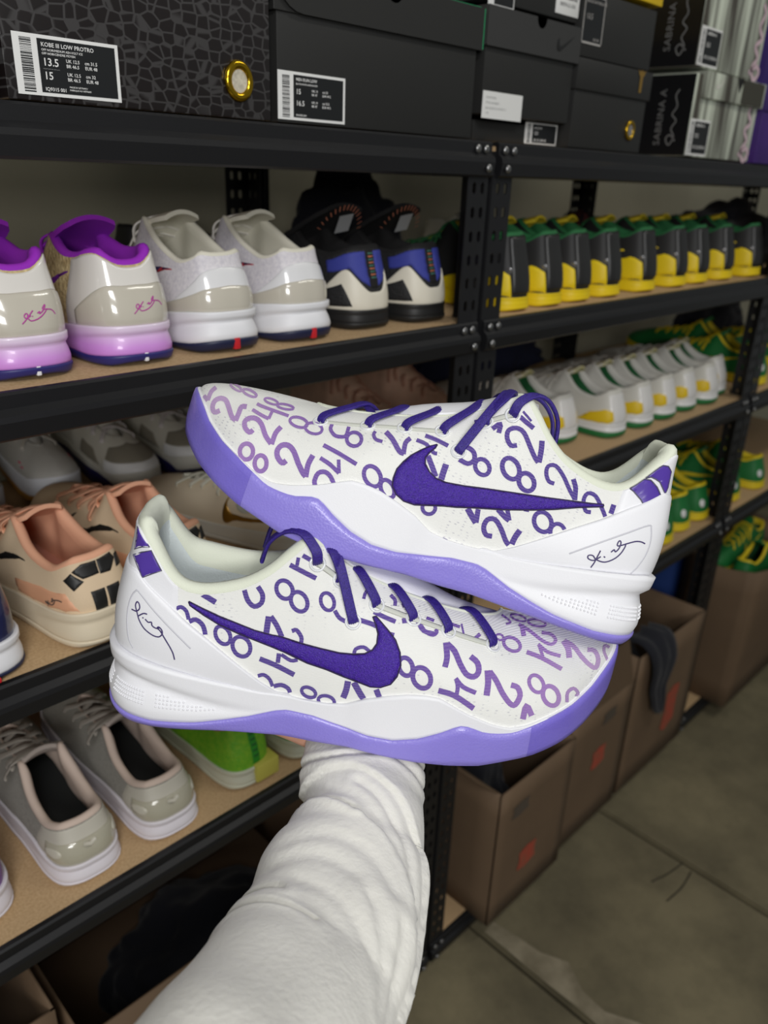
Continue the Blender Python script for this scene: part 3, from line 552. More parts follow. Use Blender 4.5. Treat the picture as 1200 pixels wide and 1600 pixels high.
DIGITS_A=[[[4809,2864,4714,2941,4772,2571,4692,2669,4740,2231,4676,2414,4709,1838,4660,2178,4678,1443,4637,1907,4653,1045,4611,1583,4636,607,4590,1224],[4708,0,4688,1010,4680,156,4665,1081,4655,283,4644,1141,4633,386,4624,1196,4613,474,4605,1245]],[[4479,2020,4435,1906,4481,1743,4439,1643,4485,1501,4447,1315,4484,1483,4468,914,4485,1495,4496,688,4497,1512,4520,693,4509,1575,4540,839,4520,1709,4556,1113,4532,1908,4572,1460,4539,2082,4586,1860,4542,2252,4595,2266,4541,2458,4597,2630,4538,2622,4594,2928,4533,2734,4583,3156,4524,2820,4564,3326,4513,2871,4537,3420,4494,2870,4503,3414,4468,2825,4470,3352,4438,2725,4437,3249,4408,2594,4403,3111,4377,2450,4372,2969,4350,2348,4350,2886,4328,2339,4338,2879,4312,2386,4327,2910,4299,2425,4313,2945],[4285,2763,4318,2520,4300,3041,4334,2806,4318,3320,4351,3092,4336,3582,4369,3349,4356,3816,4388,3573,4372,3988,4410,3813,4376,4039,4432,4128,4375,4051,4436,4414,4368,4138,4426,4566,4359,4254,4418,4684]],[[4686,5059,4644,5049,4682,5042,4633,4972,4681,5023,4628,4882,4681,4980,4629,4806,4685,4926,4634,4735,4693,4867,4643,4667,4704,4806,4655,4600,4720,4748,4670,4538,4741,4699,4687,4479,4769,4660,4707,4427,4800,4627,4731,4385,4834,4601,4761,4364,4871,4579,4794,4352,4982,4607,4830,4349,4976,4506,4874,4353,4996,4424,4982,4382,4975,4497,5011,4157,4948,4505,5011,4270,4968,4543,4996,4382,4982,4607,5011,4382,4968,4676,5011,4494,4923,4718,5011,4607,4893,4799,5011,4719,4856,4872,4996,4831,4829,4930,4996,4960,4796,4974,4919,5167,4772,5004,4870,5230,4733,5016,4814,5257,4709,5025,4773,5264,4691,5023,4736,5251,4678,5013,4706,5228,4674,5004,4679,5182,4669,4987,4660,5122],[4565,5889,4530,5913,4560,5864,4517,5829,4558,5841,4509,5726,4556,5791,4507,5634,4556,5727,4508,5547,4560,5657,4513,5462,4566,5582,4521,5379,4575,5513,4531,5300,4587,5449,4543,5227,4603,5399,4557,5163,4619,5357,4572,5108,4636,5327,4590,5072,4654,5311,4609,5053,4671,5308,4629,5050,4685,5316,4651,5067,4691,5325,4678,5114,4688,5316,4713,5207,4685,5305,4758,5337,4688,5329,4786,5453,4692,5382,4786,5555,4694,5450,4800,5650,4691,5525,4802,5743,4685,5601,4793,5831,4674,5674,4786,5912,4660,5738,4752,5981,4646,5791,4724,6036,4625,5831,4699,6085,4606,5856,4672,6117,4588,5866,4646,6130,4572,5862,4618,6124,4561,5854,4591,6096,4556,5844,4564,6042,4550,5823,4544,5979]],[[4365,6856,4330,6841,4360,6828,4318,6751,4358,6804,4311,6647,4357,6754,4310,6560,4358,6695,4313,6482,4362,6632,4319,6409,4369,6571,4328,6342,4380,6515,4339,6281,4391,6465,4352,6228,4405,6425,4366,6184,4420,6396,4381,6152,4436,6379,4397,6132,4452,6376,4414,6125,4465,6375,4432,6135,4474,6380,4451,6162,4479,6388,4471,6208,4477,6380,4494,6287,4475,6371,4514,6396,4477,6393,4527,6494,4480,6442,4533,6584,4480,6504,4536,6670,4478,6573,4535,6755,4473,6643,4530,6837,4465,6711,4522,6913,4454,6768,4510,6982,4439,6811,4495,7040,4422,6837,4478,7086,4405,6851,4459,7117,4388,6852,4435,7118,4373,6840,4412,7101,4361,6820,4388,7063,4356,6806,4362,6995,4351,6781,4343,6917],[4186,7378,4146,7357,4182,7354,4135,7248,4181,7328,4130,7126,4180,7267,4131,7025,4183,7192,4136,6932,4189,7112,4143,6842,4198,7033,4154,6757,4210,6959,4167,6678,4223,6892,4181,6607,4238,6836,4197,6547,4254,6793,4213,6499,4270,6765,4230,6466,4285,6746,4247,6450,4298,6740,4264,6451,4309,6747,4281,6470,4313,6756,4300,6515,4308,6732,4325,6624,4304,6704,4347,6771,4305,6728,4358,6892,4307,6788,4364,6999,4307,6865,4366,7103,4303,6949,4364,7207,4297,7035,4359,7308,4287,7119,4350,7404,4275,7193,4338,7490,4259,7250,4322,7563,4242,7291,4303,7621,4223,7317,4282,7659,4205,7328,4259,7671,4189,7322,4235,7658,4177,7306,4210,7623,4173,7294,4184,7552,4169,7272,4163,7464]],[[4379,5242,4422,5580,4362,5287,4404,5625,4344,5333,4386,5666,4310,5458,4351,5788,4242,5675,4284,6030,4148,5910,4185,6266,4052,6106,4083,6472],[4319,4472,4346,4824,4288,4533,4314,4880,4255,4570,4281,4930,4223,4601,4249,4963,4194,4643,4219,5000,4166,4691,4191,5044,4139,4735,4162,5086],[4136,4941,4164,4877,4150,5136,4179,5074,4166,5336,4195,5274,4184,5539,4214,5478,4203,5748,4234,5688]],[[4163,3153,4121,3071,4162,3002,4121,2922,4161,2909,4122,2715,4158,2941,4136,2487,4165,2940,4159,2438,4182,2964,4183,2468,4197,3016,4206,2549,4209,3095,4228,2694,4221,3204,4248,2890,4228,3295,4266,3132,4232,3381,4277,3401,4233,3498,4282,3664,4232,3613,4281,3907,4226,3739,4274,4125,4216,3860,4260,4313,4204,3929,4237,4429,4188,3945,4209,4455,4167,3918,4176,4408,4142,3838,4139,4288,4110,3661,4098,4070,4074,3410,4059,3806,4040,3183,4028,3599,4010,3041,4002,3475,3984,2944,3977,3380,3960,2852,3951,3282],[3932,3122,3967,2982,3945,3470,3980,3334,3959,3815,3996,3703,3970,4112,4011,4071,3975,4349,4019,4405,3977,4581,4024,4686,3980,4837,4028,4949]],[[3856,6197,3828,6132,3853,6120,3825,6002,3853,6064,3825,5863,3856,5999,3830,5749,3861,5933,3838,5655,3870,5874,3849,5582,3881,5827,3862,5525,3894,5794,3877,5487,3909,5778,3893,5467,3925,5781,3911,5467,3941,5787,3930,5485,3956,5808,3948,5508,3971,5843,3966,5550,3983,5891,3983,5616,3993,5945,4000,5708,3999,5994,4016,5832,4003,6036,4029,5986,4005,6079,4039,6154,4006,6140,4043,6313,4005,6215,4042,6456,4001,6296,4037,6582,3993,6372,4027,6688,3982,6438,4014,6775,3968,6487,3997,6836,3952,6517,3977,6871,3935,6527,3956,6878,3917,6503,3934,6860,3900,6458,3911,6800,3885,6399,3889,6717,3872,6331,3870,6610,3863,6264,3853,6482,3857,6207,3839,6331,3853,6131,3831,6197],[3720,5919,3699,5827,3718,5824,3696,5687,3718,5755,3696,5541,3720,5686,3700,5419,3723,5623,3705,5327,3730,5573,3713,5261,3737,5539,3723,5220,3747,5526,3735,5204,3759,5532,3748,5212,3771,5560,3762,5245,3784,5606,3778,5300,3796,5669,3793,5379,3808,5740,3809,5472,3818,5799,3823,5558,3826,5866,3837,5672,3831,5932,3849,5813,3835,5994,3860,5974,3837,6059,3866,6143,3838,6131,3868,6305,3836,6209,3866,6449,3833,6288,3861,6574,3826,6357,3852,6675,3817,6414,3840,6751,3806,6451,3825,6798,3793,6447,3810,6821,3780,6417,3792,6787,3766,6366,3774,6720,3753,6296,3758,6626,3742,6213,3742,6507,3733,6125,3728,6368,3726,6038,3716,6209,3722,5960,3706,6035,3718,5862,3700,5884]],[[4044,1345,4015,1597,4039,1231,4009,1454,4037,1123,4005,1281,4036,1012,4004,1096,4037,902,4006,903,4039,798,4010,708,4043,704,4017,517,4047,623,4028,338,4052,554,4040,180,4058,502,4053,50,4065,464,4067,0,4071,447,4081,0,4078,450,4095,0,4085,476,4107,0,4091,527,4117,49,4097,599,4126,174,4101,690,4132,331,4105,796,4137,513,4107,910,4140,711,4107,1027,4141,919,4107,1141,4140,1129,4105,1246,4137,1332,4102,1339,4131,1523,4098,1417,4123,1691,4094,1480,4114,1830,4088,1527,4102,1933,4082,1558,4089,1996,4076,1570,4075,2017,4068,1562,4061,2001,4061,1534,4047,1947,4054,1485,4035,1863,4048,1416,4024,1749,4042,1315,4016,1626],[3914,1262,3885,1435,3910,1145,3880,1292,3908,1039,3876,1126,3907,934,3875,955,3908,838,3877,784,3910,753,3881,618,3913,684,3887,462,3916,631,3896,325,3920,593,3908,216,3924,575,3920,144,3929,558,3933,108,3935,557,3945,82,3941,562,3957,99,3947,594,3968,155,3953,646,3977,243,3958,718,3985,362,3962,806,3992,504,3966,907,3996,665,3968,1012,3999,839,3969,1118,4001,1020,3968,1218,4000,1202,3967,1306,3997,1380,3964,1379,3992,1547,3961,1437,3984,1694,3958,1480,3975,1814,3954,1511,3963,1896,3949,1530,3951,1941,3943,1533,3938,1946,3937,1527,3925,1913,3930,1487,3913,1827,3924,1429,3902,1721,3918,1342,3893,1593,3913,1234,3886,1463]],[[3805,2474,3768,2133,3809,2347,3772,2013,3811,2253,3779,1852,3806,2276,3800,1787,3812,2298,3823,1846,3828,2388,3844,1967,3842,2495,3864,2119,3851,2601,3879,2298,3859,2722,3893,2511,3863,2838,3903,2753,3866,2975,3908,3016,3866,3126,3908,3288,3863,3229,3902,3539,3856,3309,3888,3729,3846,3378,3868,3855,3835,3399,3844,3895,3822,3368,3818,3833,3804,3278,3791,3665,3783,3076,3765,3398,3761,2788,3739,3058,3737,2426,3714,2680,3715,2073,3694,2344,3694,1759,3674,2018,3676,1438,3656,1703,3660,1161,3642,1456,3648,969,3634,1321,3639,851,3628,1244,3632,751,3620,1146],[3609,840,3640,934,3616,1278,3648,1366,3624,1702,3656,1804,3630,2070,3663,2228,3632,2381,3667,2604,3633,2681,3668,2930,3634,2999,3669,3245]],[[3536,0,3560,0,3544,97,3567,0,3549,265,3575,225,3553,422,3581,518,3554,661,3583,844,3555,925,3584,1182,3552,1089,3579,1468,3547,1159,3568,1634,3537,1188,3551,1690,3527,1153,3532,1643,3516,1048,3511,1450,3501,851,3489,1171,3486,604,3468,832,3472,293,3448,432,3456,0,3430,0]],[[3632,4053,3636,4473,3592,3781,3596,4200,3552,3501,3555,3919,3508,3158,3510,3577,3458,2725,3459,3143,3403,2238,3403,2660,3345,1721,3345,2148],[3603,2685,3603,3067,3578,2481,3578,2864,3554,2276,3552,2654,3529,2038,3524,2391,3501,1708,3494,2035,3471,1327,3463,1646,3441,928,3431,1249],[3423,1072,3448,1104,3436,1479,3461,1505,3450,1882,3474,1902,3464,2282,3487,2297,3478,2681,3501,2689]],[[3703,6943,3676,6848,3696,6698,3670,6599,3689,6420,3665,6397,3676,6096,3660,6255,3657,5793,3649,6064,3637,5524,3633,5848,3618,5313,3619,5693,3601,5190,3608,5616,3585,5138,3597,5581,3572,5131,3587,5579,3559,5139,3576,5588,3546,5203,3568,5620,3540,5434,3566,5689,3546,5826,3570,5922,3558,6284,3581,6333,3570,6742,3593,6792],[3442,4900,3412,4680,3440,4763,3409,4499,3440,4665,3409,4322,3442,4584,3413,4181,3445,4522,3419,4080,3451,4484,3428,4021,3457,4471,3439,4003,3465,4484,3452,4027,3473,4522,3465,4089,3482,4583,3479,4187,3491,4666,3493,4317,3500,4765,3507,4476,3507,4877,3519,4659,3514,4997,3530,4859,3520,5120,3540,5065,3524,5242,3547,5276,3527,5360,3552,5488,3528,5471,3555,5691,3528,5572,3555,5879,3527,5659,3553,6040,3524,5729,3548,6170,3520,5776,3541,6261,3514,5797,3532,6307,3506,5790,3521,6303,3498,5756,3509,6250,3489,5694,3495,6151,3480,5608,3480,6012,3471,5503,3465,5836,3463,5383,3451,5631,3456,5255,3438,5406,3449,5125,3427,5169,3445,4997,3418,4933,3441,4849,3413,4732]],[[3290,5135,3278,4705,3308,5169,3296,4735,3325,5198,3315,4768,3339,5294,3336,4892,3351,5446,3359,5153,3364,5648,3378,5449,3373,5808,3394,5753,3375,5889,3403,6052,3377,6019,3406,6274,3379,6198,3409,6455],[3322,5999,3321,6590,3293,5716,3291,6279,3265,5450,3261,5972,3237,5155,3228,5603,3203,4748,3190,5149,3166,4323,3153,4711,3134,4001,3126,4429,3110,3856,3115,4361,3094,3840,3108,4364,3082,3842,3097,4357],[3074,4067,3106,3987,3091,4467,3123,4409,3107,4886,3140,4863,3118,5210,3154,5309,3119,5388,3158,5679,3117,5543,3155,5924,3114,5739,3152,6132]],[[3080,5700,3087,6037,3056,5644,3064,5973,3031,5588,3039,5909,3006,5532,3014,5846,2980,5475,2988,5781]],[[3170,1461,3151,1743,3158,1325,3138,1586,3149,1189,3125,1402,3142,1048,3115,1206,3137,910,3107,1004,3134,781,3103,801,3134,667,3103,601,3136,571,3106,412,3139,493,3114,242,3144,430,3125,103,3151,381,3139,2,3159,353,3154,0,3169,346,3170,0,3180,368,3187,0,3192,418,3203,22,3204,497,3219,135,3215,605,3234,311,3226,754,3248,508,3235,913,3260,724,3242,1075,3270,953,3247,1231,3278,1187,3250,1374,3282,1420,3251,1496,3284,1642,3249,1594,3281,1842,3246,1670,3275,2009,3242,1724,3264,2127,3235,1757,3251,2193,3227,1765,3236,2206,3216,1743,3219,2166,3205,1707,3202,2109,3193,1646,3185,2021,3181,1560,3168,1900,3168,1442,3153,1763],[3031,827,3009,1108,3020,732,2997,998,3012,635,2985,867,3006,535,2976,727,3002,436,2969,580,3000,346,2965,427,3000,270,2965,271,3001,211,2969,117,3003,165,2977,0,3007,128,2989,0,3012,96,3002,0,3019,72,3017,0],[3038,72,3048,0,3048,102,3063,0,3059,154,3077,0,3069,225,3090,0,3078,314,3101,29,3085,412,3111,185,3091,523,3119,355,3095,636,3125,531,3097,737,3128,711,3097,820,3129,888,3096,881,3126,1054,3094,922,3119,1197,3091,957,3110,1300,3086,985,3098,1360,3080,1005,3084,1383,3072,1008,3070,1387,3062,991,3054,1356,3051,953,3039,1298,3040,895,3024,1217,3029,814,3011,1122]],[[2566,1268,2518,1395,2561,1211,2511,1321,2559,1160,2507,1230,2559,1106,2508,1132,2561,1052,2512,1033,2566,997,2521,934,2573,946,2533,840,2582,899,2549,753,2592,859,2568,677,2603,827,2589,615,2615,803,2612,568,2627,791,2634,541,2639,789,2655,533,2649,799,2674,548,2659,820,2690,583,2666,852,2704,640,2673,893,2714,717,2677,942,2720,810,2679,997,2724,915,2678,1056,2723,1028,2676,1116,2720,1143,2672,1174,2712,1256,2666,1228,2702,1360,2658,1276,2688,1449,2648,1315,2671,1523,2637,1345,2652,1575,2626,1364,2631,1607,2614,1371,2609,1618,2602,1368,2587,1608,2591,1354,2566,1580,2581,1331,2547,1536,2572,1298,2531,1476,2564,1249,2520,1413]],[[3051,6336,3065,6841,3021,6266,3035,6756,2989,6195,3003,6668,2954,6103,2966,6552,2913,5984,2923,6405,2868,5856,2876,6254,2819,5727,2827,6107],[3081,5636,3092,6089,3054,5587,3065,6023,3027,5536,3036,5957,3000,5443,3002,5821,2967,5247,2962,5573,2931,5000,2924,5307,2899,4827,2896,5151,2876,4771,2886,5125,2862,4795,2882,5142,2852,4814,2873,5160],[2931,4403,2907,4713,2901,4140,2875,4443,2871,3891,2844,4185,2842,3656,2812,3939,2813,3435,2781,3707,2784,3224,2750,3486,2754,3018,2718,3280],[2751,4311,2678,4281,2740,4024,2666,4010,2730,3746,2654,3748,2720,3508,2644,3528,2712,3330,2635,3369,2705,3190,2628,3241,2699,3055,2620,3112]],[[2658,5675,2702,6119,2633,5696,2678,6141,2610,5714,2650,6156,2590,5698,2610,6101,2561,5631,2562,5976,2527,5543,2513,5841,2502,5461,2469,5689,2481,5351,2431,5470,2462,5201,2401,5237,2454,5098,2385,5006,2457,5013,2392,4800,2469,4922,2414,4635,2485,4875,2452,4541,2511,4873,2502,4547,2558,4939,2554,4605,2609,5042,2605,4692],[2244,5025,2211,5270,2227,4979,2190,5218,2214,4928,2170,5150,2203,4871,2153,5068,2196,4811,2141,4971,2192,4751,2133,4861,2191,4692,2131,4741,2192,4639,2135,4616,2196,4590,2144,4494,2203,4547,2159,4384,2211,4510,2179,4294,2223,4481,2201,4230,2236,4462,2226,4195,2251,4454,2252,4182,2267,4462,2278,4198,2284,4488,2304,4242,2300,4529,2328,4311,2315,4584,2351,4401,2328,4648,2372,4508,2338,4718,2389,4628,2346,4789,2402,4755,2350,4855,2410,4883,2351,4915,2413,5008,2350,4966,2410,5122,2346,5008,2401,5218,2340,5042,2386,5291,2331,5068,2366,5340,2320,5084,2343,5367,2306,5092,2317,5375,2291,5088,2290,5367,2274,5075,2264,5347,2258,5052,2238,5318,2239,5015,2215,5279]],[[2416,7374,2487,7700,2395,7563,2466,7887,2376,7742,2443,8079,2389,7792,2389,8125,2404,7815,2336,7812,2387,7552,2317,7532,2369,7275,2300,7279],[2728,8310,2774,8872,2717,8323,2764,8888,2707,8332,2755,8903,2696,8338,2745,8914,2685,8341,2736,8924]],[[2047,7656,2011,7499,2068,7501,2031,7349,2085,7381,2057,7164,2093,7344,2098,7003,2114,7329,2143,6973,2145,7354,2186,7027,2170,7415,2221,7143,2187,7508,2247,7308,2199,7626,2265,7514,2201,7719,2267,7740,2191,7827,2247,7952,2169,7974,2214,8148,2144,8107,2172,8334,2116,8217,2126,8507,2084,8317,2076,8665,2050,8381,2025,8763,2006,8374,1976,8754,1959,8307,1929,8701,1917,8248,1888,8651,1882,8204,1855,8612,1851,8157,1825,8566,1823,8117,1800,8529,1799,8098,1779,8511,1779,8092,1761,8505,1760,8081,1743,8492],[1723,8491,1769,8183,1736,8769,1783,8450,1750,9042,1796,8706,1764,9287,1810,8925,1777,9483,1823,9097,1791,9644,1836,9245,1804,9795,1850,9390]],[[2202,8761,2188,9092,2158,8807,2144,9152,2114,8884,2101,9238,2073,8978,2061,9335,2035,9076,2024,9431,2000,9165,1990,9520,1967,9255,1958,9615],[2202,9245,2190,9411,2156,9264,2144,9443,2112,9317,2101,9503,2070,9385,2059,9573,2031,9451,2021,9638]],[[1917,6551,1887,6933,1900,6509,1868,6885,1887,6450,1851,6805,1876,6375,1836,6694,1869,6289,1825,6557,1865,6198,1819,6398,1864,6109,1817,6221,1866,6027,1820,6036,1870,5953,1829,5852,1876,5885,1844,5685,1884,5820,1862,5543,1896,5761,1884,5435,1910,5713,1909,5358,1927,5680,1935,5314,1945,5666,1961,5299,1964,5672,1988,5315,1982,5699,2013,5360,1999,5748,2037,5424,2014,5811,2059,5507,2026,5884,2077,5608,2035,5964,2091,5727,2039,6047,2100,5863,2040,6127,2101,6012,2038,6202,2096,6173,2033,6270,2083,6337,2026,6335,2064,6497,2016,6397,2041,6640,2003,6454,2015,6757,1987,6503,1988,6843,1970,6540,1962,6906,1951,6563,1936,6945,1933,6566,1911,6955,1914,6546,1890,6938],[1720,6795,1695,7182,1708,6735,1680,7110,1698,6665,1666,7002,1691,6582,1655,6868,1686,6491,1646,6711,1683,6400,1641,6537,1683,6312,1640,6352,1684,6231,1643,6166,1687,6159,1650,5989,1692,6094,1662,5833,1698,6036,1676,5704,1707,5989,1693,5609,1717,5954,1712,5550,1729,5936,1732,5525,1742,5937,1752,5530,1754,5956,1772,5561,1767,5992,1791,5613,1778,6044,1808,5687,1788,6109,1823,5779,1796,6183,1836,5892,1801,6263,1845,6022,1804,6346,1850,6168,1804,6427,1851,6328,1802,6503,1847,6498,1799,6574,1838,6668,1794,6640,1825,6831,1787,6702,1810,6976,1778,6756,1792,7095,1768,6801,1773,7183,1756,6828,1753,7234,1744,6836,1733,7251,1731,6823,1714,7235,1717,6784,1698,7192]],[[1540,8186,1531,7827,1555,8112,1546,7759,1568,8047,1564,7677,1577,8034,1586,7656,1591,8087,1609,7738,1607,8193,1631,7870,1621,8319,1650,8031,1632,8474,1664,8227,1640,8644,1675,8464,1640,8762,1675,8742,1634,8884,1660,9033,1620,9031,1636,9298,1604,9121,1603,9475,1580,9131,1569,9500,1548,9058,1534,9420,1516,8924,1501,9274,1486,8720,1470,9059,1457,8449,1442,8786,1430,8180,1417,8527,1408,7957,1396,8317,1388,7757,1376,8123,1368,7546,1356,7913],[1346,7751,1372,7559,1359,8171,1385,7969,1372,8584,1397,8357,1385,8950,1409,8667,1400,9227,1421,8887,1415,9430,1435,9068,1429,9613,1450,9252]],[[1228,7240,1213,6735,1241,7202,1226,6702,1250,7163,1244,6666,1255,7189,1267,6815,1270,7437,1289,7160,1289,7812,1310,7588,1301,8138,1325,8000,1306,8406,1332,8390,1307,8657,1333,8770,1304,8794,1325,9092,1296,8861,1308,9281,1282,8885,1284,9331,1263,8813,1255,9219,1239,8573,1222,8911,1207,8162,1186,8460,1174,7674,1151,7943,1141,7146,1117,7383,1110,6558,1086,6767,1081,5948,1057,6140],[1046,5794,1088,6088,1044,6156,1087,6461,1042,6522,1087,6828,1041,6908,1087,7196,1042,7313,1089,7580,1044,7719,1093,7982,1046,8119,1096,8387]],[[1223,3984,1249,4139,1223,4312,1249,4466,1223,4612,1250,4825,1220,4795,1243,5164,1209,4892,1225,5347,1190,4945,1203,5419,1169,4998,1182,5477]],[[1428,4567,1411,4887,1418,4423,1400,4712,1411,4278,1389,4497,1405,4123,1381,4263,1401,3970,1375,4018,1399,3825,1372,3774,1399,3695,1371,3540,1400,3584,1374,3329,1403,3492,1380,3151,1408,3423,1388,3018,1413,3374,1399,2932,1421,3351,1412,2896,1429,3354,1426,2906,1439,3386,1441,2959,1449,3445,1457,3050,1460,3530,1472,3174,1470,3637,1487,3325,1479,3762,1500,3500,1487,3898,1513,3692,1493,4040,1523,3899,1498,4181,1530,4109,1500,4315,1534,4323,1501,4438,1535,4534,1499,4545,1531,4735,1496,4637,1524,4917,1491,4711,1514,5064,1484,4768,1501,5175,1476,4802,1486,5241,1467,4811,1471,5263,1457,4791,1455,5237,1447,4741,1440,5167,1436,4661,1426,5053,1426,4541,1413,4912],[1309,3825,1288,3998,1302,3658,1281,3791,1298,3506,1274,3556,1296,3356,1270,3322,1295,3216,1268,3094,1295,3094,1269,2885,1297,2992,1273,2699,1300,2914,1279,2549,1304,2857,1287,2441,1309,2825,1297,2380,1314,2815,1308,2365,1321,2831,1320,2397,1328,2873,1332,2470,1335,2941,1344,2580,1343,3033,1355,2720,1350,3146,1365,2887,1356,3275,1375,3073,1361,3415,1383,3276,1365,3559,1389,3487,1368,3701,1393,3702,1369,3835,1395,3914,1369,3956,1394,4117,1367,4059,1391,4304,1365,4141,1386,4466,1361,4204,1379,4594,1356,4244,1369,4679,1351,4262,1358,4718,1344,4253,1346,4707,1337,4218,1334,4649,1329,4153,1322,4545,1322,4060,1310,4402,1314,3943,1299,4223,1307,3790,1290,4034]],[[1762,1332,1745,962,1783,1293,1765,930,1800,1259,1791,895,1808,1262,1825,935,1822,1328,1857,1076,1839,1452,1885,1258,1852,1580,1905,1465,1858,1732,1916,1695,1859,1909,1917,1943,1855,2029,1908,2179,1845,2112,1883,2378,1828,2184,1849,2527,1812,2204,1808,2583,1789,2144,1768,2493,1757,1992,1731,2312,1725,1799,1696,2101,1694,1566,1662,1855,1662,1298,1632,1580,1633,1057,1606,1364,1608,895,1588,1244,1588,794,1572,1160,1570,699,1554,1066],[1536,803,1583,836,1538,1114,1585,1138,1540,1423,1587,1450,1541,1707,1588,1762,1540,1962,1587,2053,1537,2215,1584,2319,1535,2480,1581,2580]],[[2186,1960,2141,2262,2150,1851,2104,2159,2113,1742,2069,2057,2080,1642,2038,1964,2050,1558,2012,1886,2025,1484,1988,1816,2001,1410,1964,1745],[1953,1625,2011,1527,1966,1837,2025,1733,1979,2048,2038,1937,1993,2258,2052,2140,2006,2468,2066,2341]],[[1846,2971,1828,3371,1810,2901,1793,3306,1775,2819,1759,3229,1744,2741,1731,3162,1720,2690,1712,3124,1702,2661,1695,3105,1685,2638,1678,3086],[1666,2980,1697,2743,1686,3189,1718,2952,1707,3394,1739,3158,1728,3598,1760,3358,1749,3797,1781,3549]],[[1989,3984,1995,4138,1974,4020,1980,4175,1960,4059,1966,4214,1946,4099,1952,4256,1932,4139,1938,4297],[1618,4207,1626,4406,1607,4253,1615,4453,1596,4297,1604,4500,1586,4342,1593,4546,1575,4386,1583,4593]],[[2287,0,2285,41,2265,0,2263,40,2243,0,2241,39,2220,0,2219,32],[1794,0,1808,0,1779,0,1788,0,1765,0,1768,0,1751,0,1750,0,1735,0,1734,0]]]
